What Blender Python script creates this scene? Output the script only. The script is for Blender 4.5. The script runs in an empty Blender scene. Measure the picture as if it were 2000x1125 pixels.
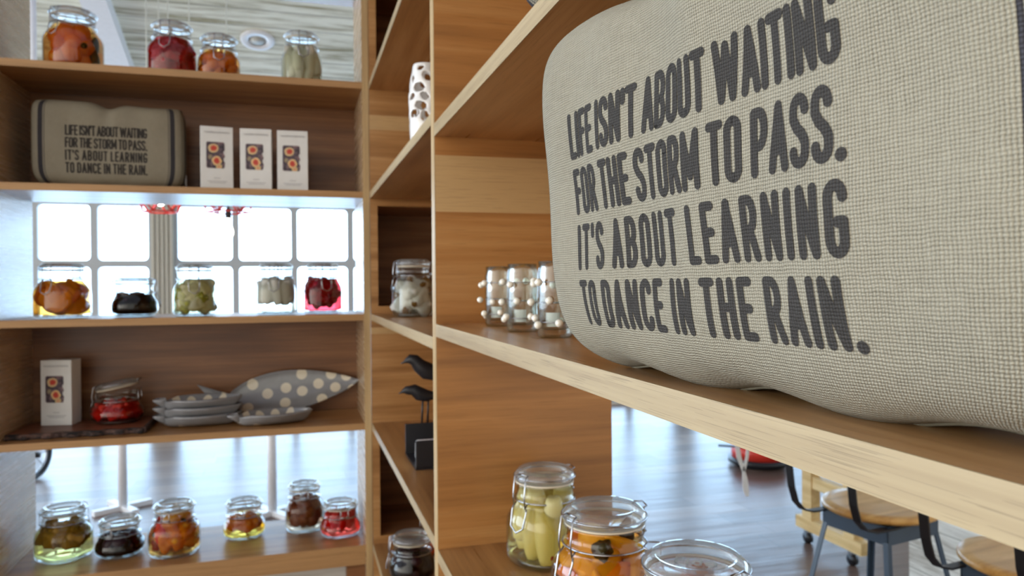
# Oak shelving corner with preserve jars and linen bags
import bpy, bmesh, math, random
from mathutils import Vector, Matrix
C = bpy.context.scene
COL = C.collection
PI = math.pi
H = 1.36            # camera height above the floor; floor is z = 0
rnd = random.Random(7)

# ------------------------------------------------------------------ camera
cam_d = bpy.data.cameras.new('camera'); cam = bpy.data.objects.new('camera', cam_d); COL.objects.link(cam)
yaw, pit, rol = math.radians(16.296), math.radians(.297), math.radians(.4727)
r0 = Vector((math.cos(yaw), -math.sin(yaw), 0)); fd = Vector((math.sin(yaw), math.cos(yaw), 0)); zz = Vector((0, 0, 1))
F = math.cos(pit)*fd - math.sin(pit)*zz; U = math.cos(pit)*zz + math.sin(pit)*fd
R_ = r0*math.cos(rol) - U*math.sin(rol); UP = U*math.cos(rol) + r0*math.sin(rol)
m = Matrix((R_, UP, -F)).transposed().to_4x4(); m.translation = Vector((0, 0, H)); cam.matrix_world = m
cam_d.sensor_width = 36; cam_d.lens = 1437.4/2000*36; cam_d.clip_start = .02; cam_d.clip_end = 100
cam_d.dof.use_dof = True; cam_d.dof.focus_distance = .42; cam_d.dof.aperture_fstop = 15
C.camera = cam

# ------------------------------------------------------------------ sky light
w = bpy.data.worlds.new('sky'); C.world = w; w.use_nodes = True
nt = w.node_tree; nt.nodes.clear()
out = nt.nodes.new('ShaderNodeOutputWorld'); bg = nt.nodes.new('ShaderNodeBackground')
tc = nt.nodes.new('ShaderNodeTexCoord'); sx = nt.nodes.new('ShaderNodeSeparateXYZ')
cr = nt.nodes.new('ShaderNodeValToRGB'); mr = nt.nodes.new('ShaderNodeMapRange')
nt.links.new(tc.outputs['Generated'], sx.inputs[0]); nt.links.new(sx.outputs['Y'], mr.inputs[0])
mr.inputs[1].default_value = -1; mr.inputs[2].default_value = 1; mr.inputs[3].default_value = 0; mr.inputs[4].default_value = 1
SKY_FRONT, SKY_BACK, SKY_LEFT = 6.0, .75, 2.2
e = cr.color_ramp.elements
e[0].position = .3; e[0].color = (1.0*SKY_BACK, .97*SKY_BACK, .88*SKY_BACK, 1)
e[1].position = .85; e[1].color = (.50*SKY_FRONT, .74*SKY_FRONT, 1.0*SKY_FRONT, 1)
nt.links.new(mr.outputs[0], cr.inputs[0])
ml = nt.nodes.new('ShaderNodeMapRange'); nt.links.new(sx.outputs['X'], ml.inputs[0])   # brighter sky on the left side
ml.inputs[1].default_value = -.2; ml.inputs[2].default_value = -1; ml.inputs[3].default_value = 0; ml.inputs[4].default_value = SKY_LEFT
ad = nt.nodes.new('ShaderNodeMix'); ad.data_type = 'RGBA'; ad.blend_type = 'ADD'; ad.clamp_result = False; ad.inputs[0].default_value = 1
lc = nt.nodes.new('ShaderNodeCombineColor')
for q_, g_ in enumerate((1.0, .94, .84)):
    mq = nt.nodes.new('ShaderNodeMath'); mq.operation = 'MULTIPLY'; mq.inputs[1].default_value = g_; nt.links.new(ml.outputs[0], mq.inputs[0]); nt.links.new(mq.outputs[0], lc.inputs[q_])
nt.links.new(cr.outputs[0], ad.inputs[6]); nt.links.new(lc.outputs[0], ad.inputs[7]); nt.links.new(ad.outputs[2], bg.inputs[0]); bg.inputs[1].default_value = 1.0
nt.links.new(bg.outputs[0], out.inputs[0])
C.view_settings.view_transform = 'Standard'; C.view_settings.look = 'None'
C.view_settings.exposure = .62; C.view_settings.gamma = 1; C.view_settings.use_curve_mapping = False
C.render.film_transparent = False
C.cycles.max_bounces = 12; C.cycles.diffuse_bounces = 4; C.cycles.glossy_bounces = 4
C.cycles.transmission_bounces = 10; C.cycles.transparent_max_bounces = 24
C.cycles.caustics_refractive = True; C.cycles.caustics_reflective = False
C.cycles.sample_clamp_indirect = 6

# ------------------------------------------------------------------ materials
def lin(c):
    return tuple(((x/255)/12.92 if x/255 <= .04045 else ((x/255+.055)/1.055)**2.4) for x in c)+(1,)
class N:
    def __init__(s, name):
        s.m = bpy.data.materials.new(name); s.m.use_nodes = True; s.t = s.m.node_tree; s.t.nodes.clear()
        s.out = s.n('OutputMaterial')
    def n(s, t, **k):
        o = s.t.nodes.new('ShaderNode'+t)
        for a, b in k.items(): setattr(o, a, b)
        return o
    def l(s, a, b): s.t.links.new(a, b)
    def val(s, sock, v):
        if isinstance(v, (int, float)): sock.default_value = v
        else: s.l(v, sock)
    def math(s, op, a, b=None, c=None):
        o = s.n('Math', operation=op); s.val(o.inputs[0], a)
        if b is not None: s.val(o.inputs[1], b)
        if c is not None: s.val(o.inputs[2], c)
        return o.outputs[0]
    def noise(s, vec, scale, detail=3, rough=.5, dist=0):
        o = s.n('TexNoise'); s.l(vec, o.inputs['Vector']); o.inputs['Scale'].default_value = scale
        o.inputs['Detail'].default_value = detail; o.inputs['Roughness'].default_value = rough; o.inputs['Distortion'].default_value = dist
        return o.outputs['Fac']
    def mapping(s, vec, sc, loc=(0, 0, 0)):
        o = s.n('Mapping'); s.l(vec, o.inputs[0]); o.inputs['Scale'].default_value = sc; o.inputs['Location'].default_value = loc
        return o.outputs[0]
    def ramp(s, fac, stops):
        o = s.n('ValToRGB'); s.l(fac, o.inputs[0]); el = o.color_ramp.elements
        for i, (p, c) in enumerate(stops):
            if i < 2: q = el[i]; q.position = p
            else: q = el.new(p)
            q.color = c
        return o.outputs[0]
    def mix(s, fac, a, b, blend='MIX'):
        o = s.n('Mix', data_type='RGBA', blend_type=blend); s.val(o.inputs[0], fac)
        for k, v in ((6, a), (7, b)):
            if isinstance(v, tuple): o.inputs[k].default_value = v
            else: s.l(v, o.inputs[k])
        return o.outputs[2]
    def bsdf(s, col, rough=.5, spec=.5, metal=0, trans=0, ior=1.45, normal=None, sub=0, coat=0):
        b = s.n('BsdfPrincipled')
        if isinstance(col, tuple): b.inputs['Base Color'].default_value = col
        else: s.l(col, b.inputs['Base Color'])
        s.val(b.inputs['Roughness'], rough); b.inputs['Specular IOR Level'].default_value = spec
        b.inputs['Metallic'].default_value = metal; b.inputs['Transmission Weight'].default_value = trans
        b.inputs['IOR'].default_value = ior; b.inputs['Coat Weight'].default_value = coat
        if normal is not None: s.l(normal, b.inputs['Normal'])
        return b.outputs[0]
    def bump(s, h, strength=.3, dist=.001):
        b = s.n('Bump'); s.l(h, b.inputs['Height']); b.inputs['Strength'].default_value = strength; b.inputs['Distance'].default_value = dist
        return b.outputs[0]
    def fin(s, sh): s.l(sh, s.out.inputs[0]); return s.m
def plain(name, rgb, rough=.5, spec=.5, metal=0, coat=0):
    n = N(name); tcn = n.n('TexCoord').outputs['Object']
    c = lin(rgb); nz = n.noise(tcn, 40, 2)
    return n.fin(n.bsdf(n.mix(nz, tuple(x*.93 for x in c[:3])+(1,), tuple(min(1, x*1.05) for x in c[:3])+(1,)), rough, spec, metal, coat=coat))

def wood(name, lo, mid, hi, axis='X', rough=.32, seed=0, fine=1.0, cath=1.0, bands=(), band_axis=2, bandcol=(205, 170, 120), spec=.5, pores=.25, pa=14, pc=900, staves=.16, stavew=.11):
    n = N(name); tcn = n.n('TexCoord').outputs['Object']
    k = {'X': 0, 'Y': 1, 'Z': 2}[axis]
    def sc(al, cr_): v = [cr_]*3; v[k] = al; return tuple(v)
    low = n.noise(n.mapping(tcn, sc(.9, 7), (seed*3.1, seed*1.7, seed)), 1.0, 2, .5)
    wv = n.math('SINE', n.math('MULTIPLY', low, 34.0*cath))
    wv = n.math('MULTIPLY_ADD', wv, .5, .5)
    st = n.noise(n.mapping(tcn, sc(3, 130*fine), (seed, seed*2, 0)), 1.0, 3, .6)
    st2 = n.noise(n.mapping(tcn, sc(1.2, 34), (seed, 0, seed*2)), 1.0, 3, .6)
    f = n.math('ADD', n.math('MULTIPLY', wv, .18), n.math('ADD', n.math('MULTIPLY', st, .36), n.math('MULTIPLY', st2, .48)))
    # tone changes from stave to stave of veneer
    sep = n.n('SeparateXYZ'); n.l(tcn, sep.inputs[0])
    ca = sep.outputs[2] if k != 2 else sep.outputs[0]
    if k != 2: ca2 = sep.outputs[1] if k == 0 else sep.outputs[0]
    else: ca2 = sep.outputs[1]
    cc = n.math('FLOOR', n.math('DIVIDE', n.math('ADD', n.math('ADD', ca, ca2), seed*.37+9), stavew))
    wn = n.n('TexWhiteNoise', noise_dimensions='1D'); n.l(cc, wn.inputs['W'])
    f = n.math('ADD', f, n.math('MULTIPLY', n.math('SUBTRACT', wn.outputs['Value'], .5), staves))
    col = n.ramp(f, [(.22, lin(lo)), (.82, lin(hi)), (.52, lin(mid))])
    if bands:
        bx = sep.outputs[band_axis]
        for b0, b1 in bands:
            wig = n.math('MULTIPLY_ADD', low, .008, -.004)
            bb = n.math('ADD', bx, wig)
            inb = n.math('MULTIPLY', n.math('GREATER_THAN', bb, b0), n.math('LESS_THAN', bb, b1))
            bc = n.mix(st2, lin(bandcol), tuple(min(1, x*.75) for x in lin(bandcol)[:3])+(1,))
            col = n.mix(inb, col, bc)
    pr = n.noise(n.mapping(tcn, sc(pa, pc), (seed*2, 0, 0)), 1.0, 1, .5)
    pm = n.math('MULTIPLY', n.math('LESS_THAN', pr, .36), pores)
    col = n.mix(pm, col, tuple(x*.45 for x in lin(lo)[:3])+(1,))
    return n.fin(n.bsdf(col, n.math('MULTIPLY_ADD', st, .12, rough-.06), spec, normal=n.bump(n.math('ADD', st, n.math('MULTIPLY', pm, -1.0)), .12, .0006)))

LO, MID, HI = (128, 86, 48), (172, 127, 78), (200, 158, 108)
W_X = wood('oak_veneer_along_x', LO, MID, HI, 'X', seed=1)
W_Y = wood('oak_veneer_along_y', LO, MID, HI, 'Y', seed=2, rough=.3)
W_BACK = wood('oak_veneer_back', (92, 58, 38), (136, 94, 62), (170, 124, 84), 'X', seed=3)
W_DIV = wood('oak_veneer_divider', LO, (170, 118, 66), (196, 148, 92), 'X', seed=4, bands=((H+.115, H+.205),), stavew=.2, staves=.06, fine=.6, cath=.4)
W_DIVB = wood('oak_veneer_corner', LO, MID, HI, 'X', seed=5, bands=((H+.462, H+.505), (H-.145, H-.125)), stavew=.16)
W_SIDE = wood('oak_veneer_side', (166, 138, 106), (186, 158, 124), (204, 178, 144), 'Y', seed=9, stavew=.3, rough=.27, fine=.7, spec=.7, staves=.05)
W_EDGE = wood('oak_edge_pale', (142, 119, 86), (178, 157, 120), (194, 174, 138), 'Y', seed=6, rough=.45, staves=.05, cath=.3, pores=.45, fine=1.2, pa=14, pc=1700)
W_EDGEX = wood('oak_edge_back', (146, 110, 70), (180, 140, 94), (198, 162, 114), 'X', seed=7, rough=.5, staves=.05, cath=.3)
W_EDGEZ = wood('oak_edge_upright', (150, 120, 80), (194, 166, 120), (214, 190, 148), 'Z', seed=8, rough=.5, staves=.05, cath=.3)
W_SEAT = wood('stool_seat_wood', (176, 126, 62), (216, 170, 100), (236, 198, 134), 'X', seed=11, rough=.3)
W_PINE = wood('pine', (190, 150, 90), (222, 190, 132), (238, 212, 160), 'Y', seed=12, rough=.5, staves=.05)

def whitewash(name, axis='X', pl=.16, dark=(146, 136, 96), light=(234, 234, 218), seed=0, hiw=.5, seam=True):
    n = N(name); tcn = n.n('TexCoord').outputs['Object']; k = {'X': 0, 'Y': 1}[axis]
    sep = n.n('SeparateXYZ'); n.l(tcn, sep.inputs[0])
    oth = sep.outputs[1] if k == 0 else sep.outputs[2]
    idx = n.math('FLOOR', n.math('DIVIDE', oth, pl)); fr = n.math('FRACT', n.math('DIVIDE', oth, pl))
    wn = n.n('TexWhiteNoise', noise_dimensions='1D'); n.l(idx, wn.inputs['W'])
    off = n.n('CombineXYZ'); n.l(n.math('MULTIPLY', wn.outputs[0], 37.), off.inputs[0]); n.l(n.math('MULTIPLY', wn.outputs[0], 17.), off.inputs[2])
    va = n.n('VectorMath', operation='ADD'); n.l(tcn, va.inputs[0]); n.l(off.outputs[0], va.inputs[1])
    v = [16.]*3; v[k] = 1.3
    a = n.noise(n.mapping(va.outputs[0], tuple(v)), 1, 5, .65, .3)
    v = [90.]*3; v[k] = 4.
    b = n.noise(n.mapping(va.outputs[0], tuple(v)), 1, 3, .6)
    f = n.math('ADD', n.math('MULTIPLY', a, .8), n.math('MULTIPLY', b, .25))
    col = n.ramp(f, [(.38, lin(dark)), (.40+hiw*.35, lin(light)), (.47, tuple((x+y)/2 for x, y in zip(lin(dark), lin(light))))])
    if seam: col = n.mix(n.math('MULTIPLY', n.math('LESS_THAN', fr, .05), .6), col, lin((100, 92, 70)))
    return n.fin(n.bsdf(col, .6))
M_CEIL = whitewash('whitewashed_boards', 'X', .17)
M_COUNTER = whitewash('whitewashed_counter_boards', 'Y', .10, (140, 128, 110), (226, 224, 214))

def floor_mat():
    n = N('floor_boards'); tcn = n.n('TexCoord').outputs['Object']
    sep = n.n('SeparateXYZ'); n.l(tcn, sep.inputs[0])
    ry = n.math('DIVIDE', sep.outputs[1], .19); idx = n.math('FLOOR', ry); fr = n.math('FRACT', ry)
    wn = n.n('TexWhiteNoise', noise_dimensions='1D'); n.l(idx, wn.inputs['W'])
    rx = n.math('DIVIDE', n.math('ADD', sep.outputs[0], n.math('MULTIPLY', wn.outputs[0], 5.)), 1.3)
    wn2 = n.n('TexWhiteNoise', noise_dimensions='2D'); cv = n.n('CombineXYZ'); n.l(n.math('FLOOR', rx), cv.inputs[0]); n.l(idx, cv.inputs[1]); n.l(cv.outputs[0], wn2.inputs['Vector'])
    g = n.noise(n.mapping(tcn, (2, 45, 1)), 1, 4, .6)
    f = n.math('ADD', n.math('MULTIPLY', wn2.outputs[0], .45), n.math('MULTIPLY', g, .55))
    col = n.ramp(f, [(.2, lin((86, 66, 56))), (.8, lin((146, 122, 106))), (.5, lin((118, 94, 82)))])
    sm = n.math('MAXIMUM', n.math('LESS_THAN', fr, .02), n.math('LESS_THAN', n.math('FRACT', rx), .003))
    col = n.mix(n.math('MULTIPLY', sm, .7), col, lin((40, 30, 26)))
    hgt = n.math('ADD', n.noise(n.mapping(tcn, (1.5, 9, 1)), 1, 2), n.math('MULTIPLY', g, .3))
    return n.fin(n.bsdf(col, n.math('MULTIPLY_ADD', g, .15, .24), .42, normal=n.bump(hgt, .6, .006)))
M_FLOOR = floor_mat()

def weave_mat(name, base, dark, stripe=True, dim=1.0):
    n = N(name); uv = n.n('TexCoord').outputs['UV']
    jit = n.n('TexNoise'); n.l(uv, jit.inputs['Vector']); jit.inputs['Scale'].default_value = 90; jit.inputs['Detail'].default_value = 2
    vm = n.n('VectorMath', operation='MULTIPLY_ADD'); n.l(jit.outputs['Color'], vm.inputs[0]); vm.inputs[1].default_value = (.0016, .0016, 0); n.l(uv, vm.inputs[2])
    sep = n.n('SeparateXYZ'); n.l(vm.outputs[0], sep.inputs[0])
    a = n.math('MULTIPLY', sep.outputs[0], 640.); b = n.math('MULTIPLY', sep.outputs[1], 640.)
    pa, pb = n.math('MULTIPLY', a, PI), n.math('MULTIPLY', b, PI)
    fa, fb = n.math('MULTIPLY', n.math('FLOOR', a), PI), n.math('MULTIPLY', n.math('FLOOR', b), PI)
    h1 = n.math('MULTIPLY', n.math('ABSOLUTE', n.math('SINE', pa)), n.math('MULTIPLY_ADD', n.math('SINE', n.math('ADD', pb, fa)), .5, .5))
    h2 = n.math('MULTIPLY', n.math('ABSOLUTE', n.math('SINE', pb)), n.math('MULTIPLY_ADD', n.math('SINE', n.math('ADD', n.math('ADD', pa, fb), PI)), .5, .5))
    h = n.math('MAXIMUM', h1, h2)
    thr = n.noise(n.mapping(uv, (900, 60, 1)), 1, 2); thr2 = n.noise(n.mapping(uv, (60, 900, 1)), 1, 2)
    fl = n.math('ADD', n.math('MULTIPLY', thr, .5), n.math('MULTIPLY', thr2, .5))
    big = n.noise(uv, 14, 3)
    shade = n.math('ADD', n.math('MULTIPLY', h, .62), n.math('ADD', n.math('MULTIPLY', fl, .5), n.math('MULTIPLY', big, .16)))
    D_, B_ = lin(dark), lin(base)
    col = n.ramp(shade, [(.25, D_), (.95, tuple(min(1, x*1.25) for x in B_[:3])+(1,)), (.62, B_)])
    if stripe:
        s0 = n.n('SeparateXYZ'); n.l(uv, s0.inputs[0]); ax = n.math('SUBTRACT', n.math('ABSOLUTE', s0.outputs[0]), .013)
        s = n.math('MULTIPLY', n.math('GREATER_THAN', ax, .168), n.math('LESS_THAN', ax, .182))
        s2 = n.math('MULTIPLY', n.math('GREATER_THAN', ax, .1625), n.math('LESS_THAN', ax, .1645))
        s3 = n.math('MULTIPLY', n.math('GREATER_THAN', ax, .235), n.math('LESS_THAN', ax, .249))
        inf = n.math('MULTIPLY', n.math('MAXIMUM', s3, n.math('MAXIMUM', s, s2)), .92)
        col = n.mix(inf, col, n.ramp(h, [(.1, lin((22, 22, 30))), (.9, lin((58, 58, 70)))]))
    return n.fin(n.bsdf(col, .85, .2, normal=n.bump(h, .9, .0009)))
M_LINEN = weave_mat('linen_weave', (156, 149, 131), (80, 73, 57))
M_PIPING = plain('linen_piping', (118, 110, 90), .8)
M_PRINT = weave_mat('printed_weave_ink', (66, 63, 60), (24, 22, 20), stripe=False)

def glass_thin(name='clear_glass', tint=(.97, .985, .98), edge=(.90, .94, .94), milk=0, ior=1.5, cap=.55):
    n = N(name); lw = n.n('LayerWeight'); lw.inputs[0].default_value = .35
    tr = n.n('BsdfTransparent'); n.l(n.mix(n.math('POWER', lw.outputs['Facing'], 2.2), tint+(1,), edge+(1,)), tr.inputs[0])
    gl = n.n('BsdfGlossy'); gl.inputs['Roughness'].default_value = .03
    fr = n.n('Fresnel'); fr.inputs[0].default_value = ior
    mx = n.n('MixShader'); n.l(n.math('MINIMUM', n.math('MULTIPLY', fr.outputs[0], 1.3), cap), mx.inputs[0]); n.l(gl.outputs[0], mx.inputs[2])
    if milk:
        tl = n.n('BsdfTranslucent'); tl.inputs[0].default_value = (.9, .95, .96, 1); df = n.n('BsdfDiffuse'); df.inputs[0].default_value = (.9, .95, .96, 1)
        m2 = n.n('MixShader'); m2.inputs[0].default_value = .5; n.l(tl.outputs[0], m2.inputs[1]); n.l(df.outputs[0], m2.inputs[2])
        m3 = n.n('MixShader'); m3.inputs[0].default_value = milk; n.l(tr.outputs[0], m3.inputs[1]); n.l(m2.outputs[0], m3.inputs[2]); n.l(m3.outputs[0], mx.inputs[1])
    else: n.l(tr.outputs[0], mx.inputs[1])
    return n.fin(mx.outputs[0])
M_GLASS = glass_thin()
M_LID = glass_thin('lid_glass', (.97, .985, .98), (.84, .89, .90), .16)
def real_glass(name, col, rough=.0, ior=1.45):
    n = N(name); return n.fin(n.bsdf(col+(1,), rough, .5, trans=1, ior=ior))
M_TUMBLER = glass_thin('recycled_glass', (.95, .98, .965), (.55, .68, .64))
_liq = {}
def liquid(rgb):
    if rgb not in _liq:
        c = lin(rgb)[:3]; _liq[rgb] = glass_thin('preserving_liquid', tuple(min(1, x*1.02+.02)**(.40 if max(c) > .2 else .95) for x in c), tuple(min(1, x+.01)**(.62 if max(c) > .2 else 1.2) for x in c), ior=1.06)
    return _liq[rgb]
_pc = {}
def piece_mat(rgb):
    if rgb not in _pc:
        n = N('preserved_food'); tcn = n.n('TexCoord').outputs['Object']; c = lin(rgb)
        col = n.mix(n.noise(tcn, 60, 3), tuple(x*.8 for x in c[:3])+(1,), tuple(min(1, x*1.5+.02) for x in c[:3])+(1,))
        p = n.bsdf(col, .3); t = n.n('BsdfTranslucent'); n.l(col, t.inputs[0])
        mx = n.n('MixShader'); mx.inputs[0].default_value = .55; n.l(p, mx.inputs[1]); n.l(t.outputs[0], mx.inputs[2])
        _pc[rgb] = n.fin(mx.outputs[0])
    return _pc[rgb]
M_SEAL = plain('rubber_seal', (226, 214, 190), .5)
M_WIRE = plain('steel_wire', (176, 178, 182), .22, metal=1)
M_BLACK = plain('black_steel', (34, 34, 38), .38)
M_BLUEBLACK = plain('blue_black_steel', (66, 84, 104), .3)
M_WHITE = plain('white_paint', (232, 234, 238), .35)
M_CARD = plain('white_card', (226, 228, 226), .55)
M_PAPER = plain('white_paper', (240, 240, 240), .7)
M_GREYINK = plain('grey_ink', (150, 150, 154), .6)
M_PEARL = plain('pearl', (234, 228, 212), .18, coat=.6)
M_PORC = plain('white_porcelain', (232, 230, 226), .14, coat=.5)
M_RED = plain('red_enamel', (214, 60, 46), .35)
M_CORD = plain('pale_cord', (222, 222, 206), .6)
M_FRAME = plain('window_frame_grey', (188, 194, 200), .5)
M_PILLAR = plain('grey_pillar', (204, 202, 192), .55)
M_WALL = plain('cream_plaster', (214, 208, 196), .8)
M_FLATC = plain('grey_ceiling_paint', (206, 204, 214), .8)
M_BULB = None

# ------------------------------------------------------------------ mesh helpers
def mob(name, verts, faces, mat, parent=None, smooth=False, loc=(0, 0, 0), mats=None, fmat=None):
    me = bpy.data.meshes.new(name); me.from_pydata([tuple(v) for v in verts], [], faces); me.update()
    for mm in (mats or [mat]): me.materials.append(mm)
    if fmat: me.polygons.foreach_set('material_index', fmat)
    if smooth: me.polygons.foreach_set('use_smooth', [True]*len(me.polygons))
    o = bpy.data.objects.new(name, me); COL.objects.link(o); o.location = loc
    if parent: o.parent = parent
    return o
def tag(o, label=None, cat=None, group=None, kind=None):
    if label: o['label'] = label
    if cat: o['category'] = cat
    if group: o['group'] = group
    if kind: o['kind'] = kind
    return o
def empty(name, loc, label, cat, group=None, rz=0):
    o = bpy.data.objects.new(name, None); COL.objects.link(o); o.location = loc; o.rotation_euler = (0, 0, rz)
    o.empty_display_size = .05
    return tag(o, label, cat, group)
class MB:
    def __init__(s): s.v = []; s.f = []
    def add(s, v, f):
        b = len(s.v); s.v += [Vector(x) for x in v]; s.f += [[i+b for i in q] for q in f]; return s
    def box(s, x0, x1, y0, y1, z0, z1, M=None):
        v = [Vector((x, y, z)) for z in (z0, z1) for y in (y0, y1) for x in (x0, x1)]
        if M is not None: v = [M @ a for a in v]
        return s.add(v, [(0, 2, 3, 1), (4, 5, 7, 6), (0, 1, 5, 4), (2, 6, 7, 3), (0, 4, 6, 2), (1, 3, 7, 5)])
    def tube(s, pts, r, n=8, closed=False, taper=None):
        pts = [Vector(p) for p in pts]; N_ = len(pts); rings = []
        up = Vector((0, 0, 1))
        prev = None
        for i, p in enumerate(pts):
            if closed: t = pts[(i+1) % N_]-pts[i-1]
            else: t = pts[min(i+1, N_-1)]-pts[max(i-1, 0)]
            t.normalize()
            if prev is None:
                a = t.cross(up)
                if a.length < .1: a = t.cross(Vector((1, 0, 0)))
            else:
                a = prev - t*prev.dot(t)
                if a.length < 1e-6: a = t.cross(up)
            a.normalize(); prev = a; b = t.cross(a)
            rr = r if taper is None else r*taper[i]
            rings.append([p+(a*math.cos(2*PI*k/n)+b*math.sin(2*PI*k/n))*rr for k in range(n)])
        base = len(s.v); s.v += [v for q in rings for v in q]
        M_ = N_ if closed else N_-1
        for i in range(M_):
            j = (i+1) % N_
            for k in range(n):
                s.f.append([base+i*n+k, base+i*n+(k+1) % n, base+j*n+(k+1) % n, base+j*n+k])
        if not closed:
            s.f.append([base+k for k in range(n)][::-1]); s.f.append([base+(N_-1)*n+k for k in range(n)])
        return s
    def lathe(s, prof, n=32, sq=None, cx=0, cy=0):
        """prof: list of (r, z, squareness weight)"""
        base = len(s.v)
        for p in prof:
            r, z = p[0], p[1]; wq = p[2] if len(p) > 2 else 0
            for k in range(n):
                a = 2*PI*(k+.5)/n; c_, s_ = math.cos(a), math.sin(a)
                q = 1.0
                if wq: q = 1/((abs(c_)**3.4+abs(s_)**3.4)**(1/3.4)); q = 1+(q-1)*wq
                s.v.append(Vector((cx+r*q*c_, cy+r*q*s_, z)))
        for i in range(len(prof)-1):
            for k in range(n):
                s.f.append([base+i*n+k, base+i*n+(k+1) % n, base+(i+1)*n+(k+1) % n, base+(i+1)*n+k])
        if prof[0][0] > 1e-5: s.f.append([base+k for k in range(n)][::-1])
        if prof[-1][0] > 1e-5: s.f.append([base+(len(prof)-1)*n+k for k in range(n)])
        return s
    def build(s, name, mat, parent=None, smooth=False, loc=(0, 0, 0), **k):
        o = mob(name, s.v, s.f, mat, parent, smooth, loc, **k)
        return o
def bx(name, x0, x1, y0, y1, z0, z1, mat, parent=None, bev=0):
    """box given in world coordinates, the parent sitting at the origin"""
    o = MB().box(x0, x1, y0, y1, z0, z1).build(name, mat, parent)
    if bev:
        md = o.modifiers.new('bevel', 'BEVEL'); md.width = bev; md.segments = 2
    return o
def circ(r, z, n=28, cx=0, cy=0, a0=0, a1=2*PI):
    return [(cx+r*math.cos(a0+(a1-a0)*k/n), cy+r*math.sin(a0+(a1-a0)*k/n), z) for k in range(n if abs(a1-a0-2*PI) < 1e-6 else n+1)]

# ------------------------------------------------------------------ the room
tag(MB().box(-7, 9, -4, 7.6, -.1, 0).build('floor', M_FLOOR), kind='structure')
SL = .325; YR = 4.99; ZR = H+1.0+(7.6-YR)*SL
def ceil_z(y): return H+1.0+(7.6-y)*SL
v = [(-7, YR, ZR), (9, YR, ZR), (9, 7.6, H+1.0), (-7, 7.6, H+1.0)]; v += [(a, b, c+.06) for a, b, c in v]
BF = [(0, 1, 2, 3), (7, 6, 5, 4), (0, 4, 5, 1), (1, 5, 6, 2), (2, 6, 7, 3), (3, 7, 4, 0)]
tag(mob('ceiling', v, BF, M_CEIL), kind='structure')
tag(MB().box(-7, 9, -1.2, YR, ZR, ZR+.06).build('ceiling', M_FLATC), kind='structure')

# far window wall: sill, head, pillars and two kinds of glazing fields
WZ0, WZ1 = H-1.28, H+.765
ROWZ = [H-1.28, H-.867, H-.323, H+.221, H+.765]
wb = MB()
wb.box(-7, 9, 7.6, 7.75, 0, WZ0-.06).box(-7, 9, 7.6, 7.75, WZ1+.03, H+1.0)
fields = []
x = -1.33
pil = []
# pillars between window fields
edges = [(-7.0, -6.45), (-3.95, -3.75), (-1.31, -1.115), (1.62, 1.82), (4.2, 4.4), (6.8, 9.0)]
for a, b in edges[:1]+edges[-1:]: wb.box(a, b, 7.6, 7.75, WZ0-.06, WZ1+.03)
tag(wb.build('wall_back', M_WALL), kind='structure')
pm = MB()
for a, b in edges[1:-1]:
    pm.box(a, b, 7.58, 7.75, WZ0-.06, WZ1+.03)
    for k in range(5):
        xx = a+(b-a)*(k+.5)/5; pm.box(xx-.008, xx+.008, 7.56, 7.58, WZ0-.06, WZ1+.03)
tag(pm.build('trim_1', M_PILLAR), kind='structure')
M_PANE = glass_thin('window_pane', (.97, .985, 1.0), (.8, .85, .88))
wi = 0
for i in range(len(edges)-1):
    a, b = edges[i][1], edges[i+1][0]; wi += 1
    ncol = max(2, round((b-a)/.535)); pw = (b-a)/ncol; nrow = 4
    fr = MB(); t = .030
    # frame made of bars, with rounded pane corners
    fr.box(a, b, 7.62, 7.68, WZ0-.06, WZ0+.0).box(a, b, 7.62, 7.68, WZ1-.0, WZ1+.03)
    for c in range(ncol+1):
        xx = a+pw*c; lo_, hi_ = max(a, xx-t), min(b, xx+t); fr.box(lo_, hi_, 7.62, 7.68, WZ0, WZ1)
    for r in range(1, nrow):
        z_ = ROWZ[r]
        for c in range(ncol): fr.box(a+pw*c+t, a+pw*(c+1)-t, 7.62, 7.68, z_-t, z_+t)
    rr = .04
    for c in range(ncol):
        for r in range(nrow):
            X0, X1 = a+pw*c+t, a+pw*(c+1)-t; Z0, Z1 = ROWZ[r]+(t if r else 0), ROWZ[r+1]-(t if r < nrow-1 else 0)
            for (cx, cz, sx_, sz_) in ((X0, Z0, 1, 1), (X1, Z0, -1, 1), (X0, Z1, 1, -1), (X1, Z1, -1, -1)):
                arc = [(cx+sx_*rr*(1-math.sin(q)), cz+sz_*rr*(1-math.cos(q))) for q in [PI/2*k/5 for k in range(6)]]
                n0 = len(arc); vv = []
                for yy in (7.62, 7.68): vv += [(cx, yy, cz)]+[(px_, yy, pz_) for px_, pz_ in arc]
                fcs = [(0, k+1, k+2) for k in range(n0-1)]+[(n0+1, n0+1+k+2, n0+1+k+1) for k in range(n0-1)]+[(k+1, k+n0+2, k+n0+3, k+2) for k in range(n0-1)]
                fr.add(vv, fcs)
    wo = fr.build('window_%d' % wi, M_FRAME); tag(wo, kind='structure')
    gp = MB().box(a, b, 7.648, 7.652, WZ0, WZ1).build('window_pane', M_PANE, wo)

# white rafter on the sloped ceiling, drop rod
def slope_box(x0, x1, y0, y1, th):
    v = [(x0, y0, ceil_z(y0)), (x1, y0, ceil_z(y0)), (x1+.0, y1, ceil_z(y1)), (x0+.0, y1, ceil_z(y1))]
    v = [(a, b, c-th) for a, b, c in v]+v
    return mob('trim_2', v, BF, M_WHITE)
tag(slope_box(-1.25, -1.10, YR, 7.6, .10), kind='structure')

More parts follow.
